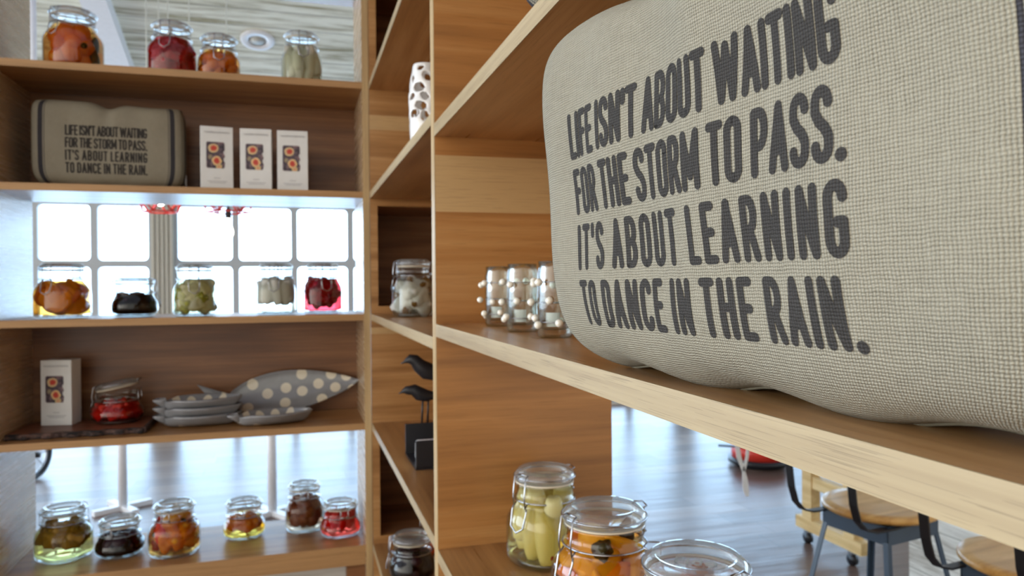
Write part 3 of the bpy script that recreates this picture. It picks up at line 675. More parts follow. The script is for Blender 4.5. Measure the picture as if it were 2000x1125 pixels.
def linen_bag(loc, rz, label, group, A=.199, US=.200, HH=.249, g=.040, bulge=.030, dips=(), seed=0, care=False, tilt=0, txt=(-.1235, .237, .0315, .0372)):
    root = empty('linen_bag', loc, label, 'bag', group, rz)
    if tilt: root.rotation_euler = (tilt, 0, rz)
    Hh = HH/2
    def pos(s, t):
        w_ = A*s*(1-(.13 if t < 0 else .045)*abs(t)**(7 if t < 0 else 14)-(.03 if t < 0 else .012)*t**4); h_ = Hh+Hh*t*(1-.03*abs(s)**8)
        if t > 0:
            for (c_, wd, dp) in dips: h_ -= dp*math.exp(-((s-c_)/wd)**2)*t**3
        else: h_ += .004*math.sin(s*9+seed)*abs(t)**8*(abs(s) < .9)
        e_ = max(0, 1-abs(s)**9)*max(0, 1-abs(t)**(5 if t < 0 else 9))
        b_ = bulge*(e_**.6)
        wr = .0022*math.sin(9*s+3*t+seed)*math.sin(4*t-5*s+seed*2)*e_ + .004*math.exp(-((s-.1)/.12)**2)*max(0, t)**2*math.sin(20*s)*(1-t**6)
        for (c_, wd, dp) in dips: wr -= dp*.35*math.exp(-((s-c_)/(wd*.6))**2)*max(0, t)**2*e_
        return w_, h_, -(g*(1-(.55 if t < 0 else .15)*abs(t)**9)+b_+wr)
    def inv(w_, h_):
        s, t = w_/A, (h_-Hh)/Hh
        for _ in range(8):
            a, b, _c = pos(max(-1, min(1, s)), max(-1, min(1, t))); s += (w_-a)/A; t += (h_-b)/Hh
        return s, t
    NSX, NT = 90, 60
    vs, fs, uvs = [], [], []
    def P(v_, uv): vs.append(v_); uvs.append(uv); return len(vs)-1
    front = [[None]*(NSX+1) for _ in range(NT+1)]; back = [[None]*(NSX+1) for _ in range(NT+1)]
    for j in range(NT+1):
        for i in range(NSX+1):
            # denser toward the borders
            s = math.sin((-1+2*i/NSX)*PI/2); t = math.sin((-1+2*j/NT)*PI/2)
            a, b, c_ = pos(s, t)
            front[j][i] = P((a, c_, b), (US*s, b)); back[j][i] = P((a, -c_-bulge*.5*(1-s**6)*(1-t**6), b), (a, b+.3))
    for j in range(NT):
        for i in range(NSX):
            fs.append([front[j][i], front[j][i+1], front[j+1][i+1], front[j+1][i]])
            fs.append([back[j][i+1], back[j][i], back[j+1][i], back[j+1][i+1]])
    # gusset
    loop = [(j, 0) for j in range(NT, 0, -1)]+[(0, i) for i in range(NSX)]+[(j, NSX) for j in range(NT)]+[(NT, i) for i in range(NSX, 0, -1)]
    K = 8; rings = []
    for (j, i) in loop:
        a = Vector(vs[front[j][i]]); b = Vector(vs[back[j][i]]); cc = Vector((0, 0, Hh)); row = [front[j][i]]
        outv = (a-cc); outv.y = 0
        outv = Vector((math.copysign(1, outv.x) if i in (0, NSX) else 0, 0, math.copysign(1, outv.z) if j in (0, NT) else 0))
        if j == 0: outv = Vector((outv.x, 0, 0))
        sgn = -1 if i <= NSX/2 else 1
        for k in range(1, K):
            f_ = k/K; p = a.lerp(b, f_)+outv*(.007*math.sin(PI*f_))
            sd = i in (0, NSX) and 0 < j < NT
            row.append(P(tuple(p), (sgn*(US+f_*2*g) if sd else p.x, p.z if sd else p.z+f_*2*g)))
        row.append(back[j][i]); rings.append(row)
    for q in range(len(rings)):
        ra, rb = rings[q], rings[(q+1) % len(rings)]
        for k in range(K): fs.append([ra[k], ra[k+1], rb[k+1], rb[k]])
    body = mob('bag_body', vs, fs, M_LINEN, root, True)
    uvl = body.data.uv_layers.new(name='UVMap')
    for lp in body.data.loops: uvl.data[lp.index].uv = uvs[lp.vertex_index]
    # piping seam around the front panel
    pts = [Vector(vs[front[j][i]])+Vector((0, -.0006, 0)) for (j, i) in loop[::2]]
    MB().tube(pts, .0013, 6, closed=True).build('piping_seam', M_PIPING, root, True)
    def surf(w_, h_, off):
        s, t = inv(w_, h_); a, b, c_ = pos(s, t); return (w_, c_-off, h_)
    tv, tf, tuv = text_mesh(txt[0], txt[1], HH-.070, txt[2], txt[3], surf, .0003)
    to = mob('printed_lettering', tv, tf, M_PRINT, root, True); to['label'] = 'dark grey printed lettering in four lines'
    ul = to.data.uv_layers.new(name='UVMap')
    for lp in to.data.loops: ul.data[lp.index].uv = tuv[lp.vertex_index]
    if care:
        MB().box(A+.004, A+.0065, -.006, .016, .012, .056).build('care_label', M_PAPER, root)
    return root
linen_bag((.268, .350, a3+.0026), HZ(-85.4), 'large natural linen bag with rain proverb, filling the near right shelf', 'linen bags', dips=((-.15, .3, .016),), seed=1, tilt=HZ(4))
linen_bag((-.508, 2.375, s2+.0006), HZ(3), 'shaded linen bag with rain proverb beside three white cartons on the back shelf', 'linen bags', A=.188, US=.214, HH=.243, txt=(-.105, .205, .030, .0345), dips=((.0, .16, .016), (.6, .4, .006)), seed=2, care=True, g=.062, bulge=.02)
linen_bag((.285, .52, a2+.0006), HZ(-85.4), 'linen bag on the highest near shelf, only its striped corner showing', 'linen bags', seed=3)

# ------------------------------------------------------------------ fig cartons
def pic_mat():
    n = N('fig_photo_print'); tcn = n.n('TexCoord').outputs['Object']
    a = n.noise(n.mapping(tcn, (1, 1, 1)), 70, 3, .6)
    col = n.ramp(a, [(.35, lin((44, 38, 48))), (.7, lin((150, 120, 122))), (.5, lin((86, 72, 82)))])
    sep = n.n('SeparateXYZ'); n.l(tcn, sep.inputs[0])
    for cx, cz, rx, rz_, c1, c2 in ((-.005, .020, .014, .013, (196, 66, 50), (216, 190, 140)), (.003, -.016, .013, .014, (196, 66, 52), (232, 196, 138)), (.010, -.033, .008, .008, (214, 160, 120), (206, 186, 130)), (-.014, -.006, .007, .008, (150, 140, 110), (120, 100, 90))):
        dx = n.math('DIVIDE', n.math('SUBTRACT', sep.outputs[0], cx), rx); dz = n.math('DIVIDE', n.math('SUBTRACT', sep.outputs[2], cz), rz_)
        d = n.math('SQRT', n.math('ADD', n.math('MULTIPLY', dx, dx), n.math('MULTIPLY', dz, dz)))
        d = n.math('ADD', d, n.math('MULTIPLY_ADD', a, .8, -.4))
        fc = n.ramp(d, [(.45, lin(c1)), (.85, lin(c2))]); mk = n.math('LESS_THAN', d, 1.0)
        col = n.mix(mk, col, fc)
    return n.fin(n.bsdf(col, .45))
M_PIC = pic_mat()
def carton(loc, rz, label, WB=.088, DB=.055, HB=.186):
    root = empty('fig_carton', loc, label, 'box', 'white fig cartons', rz)
    o = MB().box(-WB/2, WB/2, 0, DB, 0, HB).build('carton_body', M_CARD, root); md = o.modifiers.new('b', 'BEVEL'); md.width = .0012; md.segments = 2
    w2, h2 = .0245, .038
    pts = []
    for cx, cz, a0 in ((w2-.005, h2-.005, 0), (-w2+.005, h2-.005, 90), (-w2+.005, -h2+.005, 180), (w2-.005, -h2+.005, 270)):
        pts += arc(cx, cz, .005, .005, a0, a0+90, 5)
        if a0 == 270:
            pts += [(w2+.0025*math.sin(q*1.9)-.001, -h2+.01+q*(2*h2-.02)/9) for q in range(1, 9)]
    vv = [(a, 0, b) for a, b in pts]+[(a, -.0006, b) for a, b in pts]; k = len(pts)
    MBo = MB().add(vv, [list(range(k)), list(range(k, 2*k))[::-1]]+[[i, (i+1) % k, k+(i+1) % k, k+i] for i in range(k)])
    MBo.build('printed_picture', M_PIC, root, loc=(-.004, -.0002, HB*.555))
    sc = MB(); rg = random.Random(4)
    for i in range(7):
        x0_ = -.034+i*.0098
        sc.tube([(x0_+.0012*q, -.0006, HB-.017+(.0022+.0016*rg.random())*math.sin(q*1.6+i)) for q in range(9)], .00038, 4)
    sc.build('script_print', M_GREYINK, root)
    t2 = MB()
    for (a, b, z_) in ((-.008, .008, .036), (-.026, .026, .027), (-.020, .020, .0225)):
        q = a
        while q < b:
            t2.box(q, q+.0022, -.0006, -.0001, z_, z_+.0018); q += .0036
    t2.build('small_print', M_GREYINK, root)
    return root
carton((-.2185, 2.285, s2+E_), HZ(7), 'white fig carton next to the shaded linen bag, leftmost of three')
carton((-.1120, 2.290, s2+E_), HZ(-2), 'white fig carton, the middle of three on the back shelf')
carton((-.0085, 2.292, s2+E_), HZ(-2), 'white fig carton, rightmost of three on the back shelf')
carton((-.660, 2.372, BZ+E_), HZ(-12), 'white fig carton standing alone on the dark board beside the open jar', WB=.084)

# ------------------------------------------------------------------ serving board
def board():
    n = N('board_wood'); tcn = n.n('TexCoord').outputs['Object']
    a = n.noise(n.mapping(tcn, (6, 60, 60)), 1, 4, .6)
    M_B = n.fin(n.bsdf(n.ramp(a, [(.35, lin((90, 50, 34))), (.7, lin((140, 84, 56)))]), .4))
    n = N('dark_bark'); tcn = n.n('TexCoord').outputs['Object']
    a = n.noise(n.mapping(tcn, (16, 90, 90)), 1, 5, .7)
    M_K = n.fin(n.bsdf(n.ramp(a, [(.42, lin((24, 20, 20))), (.68, lin((112, 84, 74)))]), .8, normal=n.bump(a, .8, .003)))
    root = empty('serving_board', (-.583, 2.35, s4+E_), 'dark bark edged wooden board under the carton and open jar', 'board')
    rg = random.Random(3); NX = 40; L = .167
    fy = [-.098+.006*math.sin(i*.9)+.004*rg.random() for i in range(NX+1)]
    vs = []; h = .0152
    for i in range(NX+1):
        x_ = -L+2*L*i/NX; sk = .0
        vs += [(x_, fy[i]+.014, h), (x_, .11, h), (x_, .11, 0), (x_, fy[i]+.014, 0)]
    fs = []
    for i in range(NX):
        for k in range(4): fs.append([i*4+k, (i+1)*4+k, (i+1)*4+(k+1) % 4, i*4+(k+1) % 4])
    fs += [[0, 1, 2, 3], [NX*4+3, NX*4+2, NX*4+1, NX*4]]
    mob('board_top', vs, fs, M_B, root)
    vs = []; fs = []
    for i in range(NX+1):
        x_ = -L+2*L*i/NX
        vs += [(x_, fy[i]+.014, h+.0003), (x_, fy[i]+.006, h-.001), (x_, fy[i]+.001+.003*rg.random(), h*.6), (x_, fy[i]-.002+.004*rg.random(), h*.25), (x_, fy[i]+.003, .0), (x_, fy[i]+.014, 0)]
    for i in range(NX):
        for k in range(6): fs.append([i*6+k, (i+1)*6+k, (i+1)*6+(k+1) % 6, i*6+(k+1) % 6])
    fs += [list(range(6)), list(range(NX*6, NX*6+6))[::-1]]
    o = mob('bark_edge', vs, fs, M_K, root)
    MB().box(L, L+.007, -.09, .108, .001, h+.002).build('end_bark', M_K, root)
board()

# ------------------------------------------------------------------ fish dishes
def ceramic():
    n = N('grey_glaze_with_cream_dots'); at = n.n('Attribute'); at.attribute_name = 'dots'
    tcn = n.n('TexCoord').outputs['Object']; a = n.noise(tcn, 30, 3)
    f = n.ramp(at.outputs['Fac'], [(.46, (0, 0, 0, 1)), (.54, (1, 1, 1, 1))])
    sepc = n.n('RGBToBW'); n.l(f, sepc.inputs[0])
    col = n.mix(sepc.outputs[0], n.mix(a, lin((124, 126, 130)), lin((146, 148, 152))), lin((218, 210, 190)))
    return n.fin(n.bsdf(col, .16, .6, coat=.4))
M_CER = ceramic()
def fish_hw(q):
    """half-width of fish outline, q from 0 (tail) to 1 (nose); tail fork handled apart"""
    if q < .16: return .13+.55*(.16-q)/.16*.6
    t = (q-.16)/.84
    return .13*(1-t)**2+ .98*(math.sin(PI*min(1, t**.80)))**.86*.5*1.9*.52 + .0
def fish_mesh(name, L, Wd, dish, dots, parent, th=.004, nu=90, nv=36, small=False):
    vs = []; dv = []
    def depth(q, sv):
        hh = fish_hw(q)
        return dish*(abs(sv)**3)*min(1, hh*1.6)+dish*(max(0, (q-.86)/.14)**2)*.8*(1-abs(sv)**3)+dish*.9*max(0, (.2-q)/.2)**1.3
    if small:
        def sw(q): return .09+.04*math.sin(PI*min(1, q/.14)) if q < .14 else .09+.43*(math.sin(PI*min(1, ((q-.14)/.86)**.85)))**.75*(1 if q < 1 else 0)
        def depth(q, sv):
            rim = .55+.45*min(1, max(0, (q-.05)/.2)); e_ = max(abs(sv)**3.2, max(0, (q-.80)/.20)**2.2, max(0, (.26-q)/.26)**1.6)
            return dish*min(1.05, e_*(rim if q > .12 else 1))
    for i in range(nu+1):
        q = i/nu
        if small: hh = max(.01, sw(q))*Wd
        else: hh = max(.004, fish_hw(q))*Wd if q < 1 else .002*Wd
        for j in range(nv+1):
            sv = -1+2*j/nv
            x_ = (q-.5)*L
            if q < .16 and not small: x_ += (-abs(sv)**1.3+.55)*L*.07*(.16-q)/.16   # forked tail
            y_ = sv*hh
            vs.append((x_, y_, depth(q, sv)))
            dd = min([math.hypot(x_-a, y_-b)-r_ for a, b, r_ in dots] or [1])
            dv.append(max(0, min(1, .5-dd/.004)))
    fs = []
    for i in range(nu):
        for j in range(nv):
            a = i*(nv+1)+j; fs.append([a, a+nv+1, a+nv+2, a+1])
    o = mob(name, vs, fs, M_CER, parent, True)
    at = o.data.attributes.new('dots', 'FLOAT', 'POINT'); at.data.foreach_set('value', dv)
    md = o.modifiers.new('s', 'SOLIDIFY'); md.thickness = th; md.offset = -1
    return o
# large platter leaning on the back panel; dots read along the fish (x) and across it (y)
kx = 2.30/1437.4
pd = [((px-1210)/4.444*kx, -(py-555)/4.444*kx) for px, py in ((1350, 405), (1605, 415), (1738, 435), (1493, 495), (1640, 535), (1790, 565), (1215, 520), (1353, 555), (1060, 565), (935, 480), (700, 585), (1523, 637), (1210, 655), (900, 685))]
ang = HZ(6.5)
ca_, sa_ = math.cos(-ang), math.sin(-ang)
pd = [(x_*ca_-y_*sa_, x_*sa_+y_*ca_, .0165) for x_, y_ in pd]
pl = empty('fish_platter', (-.038, 2.452, s4+.071), 'long grey fish shaped platter with cream polka dots leaning on the back panel', 'platter')
po = fish_mesh('platter', .478, .122, .018, pd, pl, th=.006, nu=150, nv=60)
po.rotation_euler = (HZ(66), -ang, 0); po.rotation_mode = 'XYZ'
po.matrix_local = Matrix.Translation((0, 0, 0)) @ Matrix.Rotation(-ang, 4, 'Y') @ Matrix.Rotation(HZ(68), 4, 'X')
dd = [(-.062, .036, .012), (-.022, .047, .013), (.022, .050, .013), (.064, .040, .012), (-.05, .005, .013), (-.01, -.022, .013), (.02, .018, .013), (.055, -.01, .012), (-.04, -.025, .011), (.05, .03, .011), (.085, .012, .01), (-.085, 0, .010), (.0, .0, .01)]
def small_fish(z_, x_, y_, label, rz, parts=True):
    r_ = empty('fish_dish', (x_, y_, z_), label, 'dish', 'small fish dishes', rz)
    fish_mesh('dish', .235, .130, .030, dd, r_, th=.0055, nu=110, nv=44, small=True)
    if not parts: return
small_fish(s4+.0058, -.283, 2.345, 'small grey fish dish at the bottom of the stack of three', HZ(2))
small_fish(s4+.0058+.0235, -.283, 2.345, 'small grey fish dish in the middle of the stack of three', HZ(2))
small_fish(s4+.0058+.047, -.283, 2.345, 'small grey dotted fish dish on top of the stack of three', HZ(2))
small_fish(s4+.0058, -.080, 2.302, 'single small fish dish with cream dots in front of the platter', HZ(10))

# ------------------------------------------------------------------ bird napkin holder
bh = empty('napkin_holder', (.247, 1.61, s4+E_), 'black metal napkin holder with two birds in the corner bay', 'napkin holder')
MB().box(0, .13, 0, .165, 0, .004).build('base_tray', M_BLACK, bh)
o = MB().box(0, .13, 0, .006, .004, .064).build('front_wall', M_BLACK, bh); md = o.modifiers.new('b', 'BEVEL'); md.width = .002; md.segments = 2
o = MB().box(0, .13, .155, .161, .004, .074).build('back_wall', M_BLACK, bh)
def bird(x_, y_, z_, s_, head):
    mb = MB()
    # body: chain from tail to beak
    ch = [((.062, 0, .020), .05), ((.050, 0, .016), .22), ((.034, 0, .012), .55), ((.014, 0, .012), .86), ((-.006, 0, .018), 1.0), ((-.022, 0, .030), .80), ((-.032, 0, .038+head), .66), ((-.041, 0, .039+head), .58), ((-.047, 0, .037+head), .34), ((-.053, 0, .034+head), .14), ((-.060, 0, .031+head), .05)]
    mb.tube([Vector(p) for p, r_ in ch], .0185, 12, taper=[r_ for p, r_ in ch])
    o = mb.build('bird_body', M_BLACK, bh, True, loc=(x_, y_, z_)); o.scale = (s_, s_*.8, s_)
    return o
b1 = bird(.040, .158, .128, .92, -.010)
lg = MB()
for q in (.040, .054): lg.tube([(q, .158, .074), (q+.003, .158, .136)], .0025, 8)
lg.build('bird_legs', M_BLACK, bh, True)
b2 = bird(.050, .100, .186, 1.12, .004)
lg = MB()
for q in (.062, .080): lg.tube([(q, .100, .004), (q, .100, .196)], .0025, 8)
lg.build('bird_legs', M_BLACK, bh, True)
MB().box(.010, .125, .012, .080, .0045, .052).build('napkins', M_PAPER)
nk = bpy.data.objects['napkins']; nk.location = (.247, 1.61, s4+E_); nk.name = 'paper_napkins'; tag(nk, 'stack of white paper napkins held in the black bird holder', 'napkins')
md = nk.modifiers.new('b', 'BEVEL'); md.width = .008; md.segments = 3

# ------------------------------------------------------------------ lattice vase
def vase():
    root = empty('lattice_vase', (.262, 1.50, s2+E_), 'white porcelain vase with pierced coral lattice, in the corner bay', 'vase')
    nu, nv = 96, 84; Hv = .172
    def rv(t): return .036+.003*math.sin(t*PI*1.1)-.004*max(0, t-.85)/.15
    rg = random.Random(11); holes = []
    for row in range(6):
        for k in range(7):
            holes.append((((k+.5*(row % 2)+rg.uniform(-.2, .2))/7) % 1, .38+row*.108+rg.uniform(-.02, .02), rg.uniform(.9, 1.55), rg.uniform(0, 3)))
    vs = []; fs = []
    for j in range(nv+1):
        t = j/nv; r_ = rv(t)
        if t < .03: r_ -= .004*(1-t/.03)
        for i in range(nu):
            a = 2*PI*i/nu; r2 = r_+.0015*math.sin(3*a+9*t)*(t > .3)
            vs.append((r2*math.cos(a), r2*math.sin(a), t*Hv))
    for j in range(nv):
        for i in range(nu):
            u_, t = (i+.5)/nu, (j+.5)/nv; hole = False
            for hu, ht, hs, an in holes:
                du = (u_-hu+.5) % 1-.5; dx = du*2*PI*.037; dz = (t-ht)*Hv
                x_ = dx*math.cos(an)+dz*math.sin(an); z_ = -dx*math.sin(an)+dz*math.cos(an)
                if (x_/(.0058*hs))**2+(z_/(.0088*hs))**2 < 1: hole = True; break
            if not hole or t > .955: fs.append([j*nu+i, j*nu+(i+1) % nu, (j+1)*nu+(i+1) % nu, (j+1)*nu+i])
    fs.append([i for i in range(nu)][::-1])
    o = mob('vase_body', vs, fs, M_PORC, root, True)
    m1 = o.modifiers.new('s', 'SOLIDIFY'); m1.thickness = .0045; m1.offset = -1
    m2 = o.modifiers.new('sm', 'SMOOTH'); m2.iterations = 4; m2.factor = .6
vase()

# ------------------------------------------------------------------ tumblers with pearls
def tumbler(x_, y_, label, seed):
    root = empty('pearl_tumbler', (x_, y_, a3+E_), label, 'glass', 'pearl studded glasses')
    hh = .088; r_ = .0205
    MB().lathe([(0, 0), (r_*.9, 0), (r_, .004), (r_, .074), (r_*.94, .080), (r_*.94, hh), (r_*.86, hh), (r_*.86, .080), (r_*.9, .074), (r_*.9, .012), (r_*.7, .009), (0, .009)], 40).build('glass_body', M_TUMBLER, root, True)
    for z_ in (.064, .040, .018): MB().tube(circ(r_+.0012, z_, 32), .0006, 5, closed=True).build('wire_ring', M_WIRE, root, True)
    rg = random.Random(seed)
    me = ico('pearl', 3, lambda c: c*.0046); me.materials.append(M_PEARL)
    for row, z_ in enumerate((.064, .040, .018)):
        for k in range(5):
            a = 2*PI*(k+.35*row)/5+rg.uniform(-.2, .2); rr_ = r_+.0055+rg.uniform(0, .002)
            o = bpy.data.objects.new('pearl', me); COL.objects.link(o); o.parent = root; o.location = (rr_*math.cos(a), rr_*math.sin(a), z_+rg.uniform(-.004, .004))
    lv = []; 
    for j in range(2):
        for i in range(7):
            a = HZ(214+i*9); lv.append(((r_*.86)*math.cos(a), (r_*.86)*math.sin(a), .013+j*.016))
    o = mob('paper_label', lv, [[i, i+1, i+8, i+7] for i in range(6)], M_PAPER, root)
    md = o.modifiers.new('s', 'SOLIDIFY'); md.thickness = .0006
tumbler(.288, 1.055, 'clear pearl studded tumbler farthest from the linen bag, leftmost of three', 1)
tumbler(.283, .920, 'clear pearl studded tumbler in the middle of the three', 2)
tumbler(.287, .805, 'clear pearl studded tumbler half hidden behind the large linen bag', 3)

# ------------------------------------------------------------------ pendant lamps
def bulb_mat():
    n = N('lit_bulb'); em = n.n('Emission'); em.inputs[0].default_value = (1, .95, .85, 1); em.inputs[1].default_value = 8
    return n.fin(em.outputs[0])
M_BULB = bulb_mat()
def pendant(x_, y_, z_, s_, label, rz, drop=0):
    root = empty('pendant_lamp', (x_, y_, z_), label, 'pendant lamp', 'red wire pendant lamps', rz)
    pts = []
    for k in range(6): pts.append(Vector((.16*s_*math.cos(k*PI/3), .16*s_*math.sin(k*PI/3), 0)))
    for k in range(6): pts.append(Vector((.22*s_*math.cos(k*PI/3+.5), .22*s_*math.sin(k*PI/3+.5), .14*s_)))
    tp = Vector((0, 0, .34*s_)); cg = MB()
    for k in range(6):
        for a, b in ((pts[k], pts[(k+1) % 6]), (pts[k], pts[6+k]), (pts[6+k], pts[(k+1) % 6]), (pts[6+k], pts[6+(k+1) % 6]), (pts[6+k], tp)):
            cg.tube([a, b], .006, 6)
    cg.build('wire_cage', M_RED, root, True)
    MB().tube([(0, 0, .34*s_), (0, 0, ZR-.0-z_)], .004, 6).build('cord', M_CORD, root, True)
    MB().lathe([(.018, .06), (.020, .08), (.016, .12), (.005, .13), (.005, max(.36*s_, .14)+drop)], 16).build('lamp_socket', M_BLACK, root, True, loc=(0, 0, -drop))
    MB().lathe([(0, -.065), (.014, -.062), (.026, -.046), (.030, -.03), (.026, -.005), (.014, .03), (.013, .06)], 20).build('bulb', M_BULB, root, True, loc=(0, 0, -drop))
pendant(-.80, 4.95, H+.462, .62, 'red wire cage pendant lamp hanging before the left window, nearer the window pillar', .3, -.10)
pendant(-.41, 4.95, H+.468, .80, 'red wire cage pendant lamp with its glowing bulb showing before the middle panes', .1, .10)
cd = MB()
for x0_, sag in ((-.86, 0), (-.74, .0), (-.62, 0)):
    cd = MB(); zz0 = ZR-.40
    cd.tube([(x0_, 4.9, ZR), (x0_, 4.9, H+.60)], .004, 6)
    o = cd.build('hanging_string', M_CORD, None, True)
    tag(o, {-.86: 'pale cord hanging from the ceiling, farthest left of the bunch', -.74: 'pale cord hanging from the ceiling, in the middle of the bunch', -.62: 'pale cord hanging from the ceiling, farthest right of the bunch'}[x0_], 'cord', 'pale ceiling cords')

# ------------------------------------------------------------------ furniture beyond the back unit
def ped_table(x_, y_, label):
    root = empty('pedestal_table', (x_, y_, 0), label, 'table', 'white pedestal tables')
    MB().tube([(0, 0, .02), (0, 0, .72)], .026, 16).build('column', M_WHITE, root, True)
    ft = MB()
    for k in range(4):
        a = k*PI/2+.6; Mt = Matrix.Rotation(a, 4, 'Z'); ft.box(.02, .17, -.022, .022, 0, .03, Mt)
    ft.build('foot', M_WHITE, root)
    MB().lathe([(0, .72), (.36, .72), (.37, .73), (.37, .745), (.36, .75), (0, .75)], 40).build('tabletop', W_SEAT, root, True)
ped_table(-1.035, 4.99, 'white pedestal table behind the bottom left opening, the farther column')
ped_table(-.152, 4.60, 'white pedestal table behind the bottom opening, above the brown figs jar')
wk = empty('trolley_wheel', (-1.80, 5.95, 0), 'dark spoked wheel standing at the far left of the bottom opening', 'wheel', None, HZ(70))
Mr = Matrix.Rotation(PI/2, 4, 'X')
MB().tube([Mr @ Vector(p) for p in circ(.155, 0, 36)], .022, 10, closed=True).build('tyre', M_BLACK, wk, True, loc=(0, 0, .178))
MB().tube([Mr @ Vector(p) for p in circ(.132, 0, 36)], .008, 8, closed=True).build('wheel_rim', M_WIRE, wk, True, loc=(0, 0, .178))
sp2 = MB()
for k in range(8): sp2.tube([(0, 0, 0), (.13*math.cos(k*PI/4), 0, .13*math.sin(k*PI/4))], .003, 5)
sp2.build('spokes', M_WIRE, wk, True, loc=(0, 0, .178))
MB().tube([(0, -.04, 0), (0, .04, 0)], .02, 12).build('hub', M_BLACK, wk, True, loc=(0, 0, .178))

# stools
def stool(x_, y_, rz, label, hs=.653):
    root = empty('bar_stool', (x_, y_, 0), label, 'stool', 'metal stools with round wooden seats', rz)
    rs = .172
    MB().lathe([(0, hs-.028), (rs*.90, hs-.028), (rs, hs-.018), (rs, hs-.008), (rs*.97, hs-.001), (rs*.8, hs-.002), (0, hs-.007)], 56).build('seat', W_SEAT, root, True)
    t_ = .118; zt = hs-.029
    fr = MB()
    q = .005
    for k in range(4):
        Mt = Matrix.Rotation(k*PI/2, 4, 'Z'); fr.box(-t_, t_, t_-q, t_, zt-.058, zt, Mt)
    fr.box(-t_, t_, -t_, t_, zt-.004, zt)
    fr.build('seat_frame', M_BLUEBLACK, root)
    for sx_ in (-1, 1):
        for sy_ in (-1, 1):
            top = Vector((sx_*(t_-.008), sy_*(t_-.008), zt-.002)); bot = Vector((sx_*.215, sy_*.215, 0))
            lgm = MB(); wd = .017
            v = []
            for p in (bot, top):
                v += [p+Vector((-sx_*wd, 0, 0)), p+Vector((0, 0, 0)), p+Vector((0, -sy_*wd, 0)), p+Vector((-sx_*.004, -sy_*wd, 0)), p+Vector((-sx_*.004, -sy_*.004, 0)), p+Vector((-sx_*wd, -sy_*.004, 0))]
            lgm.add(v, [[i, (i+1) % 6, 6+(i+1) % 6, 6+i] for i in range(6)]+[list(range(6))[::-1], list(range(6, 12))])
            lgm.build('leg', M_BLUEBLACK, root)
    fs_ = MB(); zf = .25; k_ = .118+(.215-.118)*(1-zf/zt)-.01
    for k in range(4):
        Mt = Matrix.Rotation(k*PI/2, 4, 'Z'); fs_.box(-k_, k_, k_-.004, k_, zf, zf+.022, Mt)
    fs_.build('foot_rail', M_BLUEBLACK, root)
    # back uprights (-x side) and back rest
    for sy_ in (-1, 1):
        up = MB(); path = []
        prof = [(-.02, zt-.006), (-.10, zt-.008), (-.175, zt-.006), (-.215, zt+.006), (-.245, zt+.035), (-.262, zt+.085), (-.272, zt+.16), (-.285, zt+.26)]
        yy = sy_*.115; wv = .013
        vv = []
        for i, (a, b) in enumerate(prof):
            pa, pb = prof[max(0, i-1)], prof[min(len(prof)-1, i+1)]; dx, dz = pb[0]-pa[0], pb[1]-pa[1]; d_ = math.hypot(dx, dz); nx, nz = -dz/d_*.0028, dx/d_*.0028
            vv += [(a-nx, yy-wv, b-nz), (a-nx, yy+wv, b-nz), (a+nx, yy+wv, b+nz), (a+nx, yy-wv, b+nz)]
        nn = len(prof)
        ff = [[i*4+k, i*4+(k+1) % 4, (i+1)*4+(k+1) % 4, (i+1)*4+k] for i in range(nn-1) for k in range(4)]+[[3, 2, 1, 0], [(nn-1)*4+k for k in range(4)]]
        up.add(vv, ff).build('back_upright', M_BLACK, root)
    br = MB(); pts = []
    vv = []; nn = 13
    for i in range(nn):
        a = -1+2*i/(nn-1); x_b = -.285-.035*(1-a*a); y_b = a*.150
        vv += [(x_b, y_b, zt+.20), (x_b-.014, y_b, zt+.20), (x_b-.018, y_b, zt+.275), (x_b-.004, y_b, zt+.275)]
    ff = [[i*4+k, i*4+(k+1) % 4, (i+1)*4+(k+1) % 4, (i+1)*4+k] for i in range(nn-1) for k in range(4)]+[[3, 2, 1, 0], [(nn-1)*4+k for k in range(4)]]
    br.add(vv, ff).build('backrest', W_SEAT, root, True)
stool(1.785, 1.932, HZ(10), 'stool with round wooden seat and black bent back bars, left of the two')
stool(1.800, 1.425, HZ(10), 'stool with round wooden seat cut off by the right edge of the view')

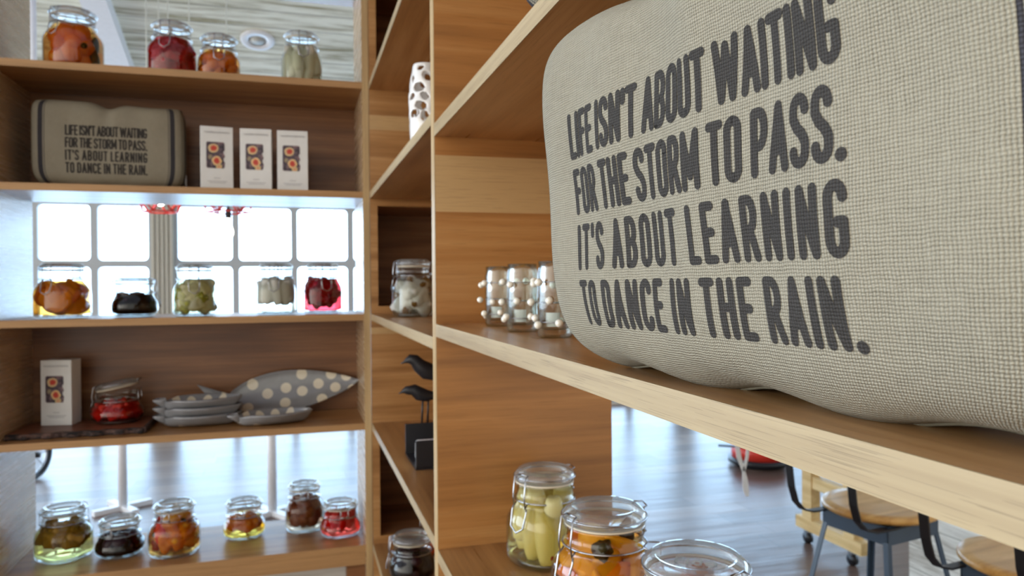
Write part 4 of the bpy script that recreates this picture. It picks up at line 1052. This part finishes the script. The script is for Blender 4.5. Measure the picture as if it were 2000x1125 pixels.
# pine trestle on casters
tr = empty('pine_trestle', (2.545, 3.085, 0), 'pale pine trestle frame on casters behind the left stool', 'trestle')
MB().box(-.03, .03, -.25, .22, .075, .135).build('foot_beam', W_PINE, tr)
for y_ in (-.165, .135):
    MB().box(-.028, .028, y_-.035, y_+.035, .135, .92).build('post', W_PINE, tr)
MB().box(-.022, .022, -.13, .10, .30, .36).build('cross_rail', W_PINE, tr)
MB().box(-.25, .03, -.20, .60, .92, .95).build('trestle_top', W_PINE, tr)
MB().tube([(-.02, .17, .48), (-.115, .815, .38)], .008, 8).build('black_bar', M_BLACK, tr, True)
def cast(y_):
    c_ = MB().tube([(-.012, y_, .028), (.012, y_, .028)], .028, 18).build('caster', M_BLACK, tr, True)
    MB().box(-.016, .016, y_-.012, y_+.012, .052, .075).build('caster_plate', M_WIRE, c_)
cast(-.16); cast(.16)

# whitewashed counter
ct = empty('counter', (2.58, 1.4, 0), 'whitewashed plank counter behind the stools at lower right', 'counter')
MB().box(0, .6, -1.9, 1.22, 0, .88).build('counter_body', M_COUNTER, ct)
MB().box(-.03, .63, -1.93, 1.25, .88, .92).build('counter_top', M_WHITE, ct)

# red seat cushion on the floor, rod and ribbon
rc = empty('red_footstool', (3.30, 4.75, 0), 'low red round footstool with a dark rim far back on the floor', 'footstool')
MB().lathe([(0, .16), (.17, .16), (.20, .14), (.20, .06)], 40).build('cushion', M_RED, rc, True)
MB().lathe([(.20, .06), (.225, .055), (.225, .025), (.20, .02)], 40).build('rim', M_BLACK, rc, True)
MB().lathe([(.18, 0), (.18, .03)], 30).build('stool_base', M_BLACK, rc, True)

rb = empty('white_ribbon', (2.40, 3.60, .30), 'white ribbon tied in a knot, hanging from the trestle beside the red footstool', 'ribbon')
def strip(name, pts, wds, th=.0015):
    vv = []; 
    for (x_, z_), wq in zip(pts, wds):
        vv += [(x_-wq/2, -th, z_), (x_+wq/2, -th, z_), (x_+wq/2, th, z_), (x_-wq/2, th, z_)]
    k = len(pts); ff = [[i*4+j, i*4+(j+1) % 4, (i+1)*4+(j+1) % 4, (i+1)*4+j] for i in range(k-1) for j in range(4)]+[[3, 2, 1, 0], [(k-1)*4+j for j in range(4)]]
    o = mob(name, vv, ff, M_PAPER, rb); return o
strip('ribbon_loop', [(-.055, .60), (-.05, .20), (-.03, .08), (0, .0)], [.02, .022, .03, .02])
strip('ribbon_loop', [(.045, .60), (.04, .20), (.022, .08), (0, .0)], [.02, .02, .02, .02])
strip('ribbon_tail', [(0, 0), (.006, -.04), (.012, -.10), (.022, -.145)], [.016, .03, .038, .02])
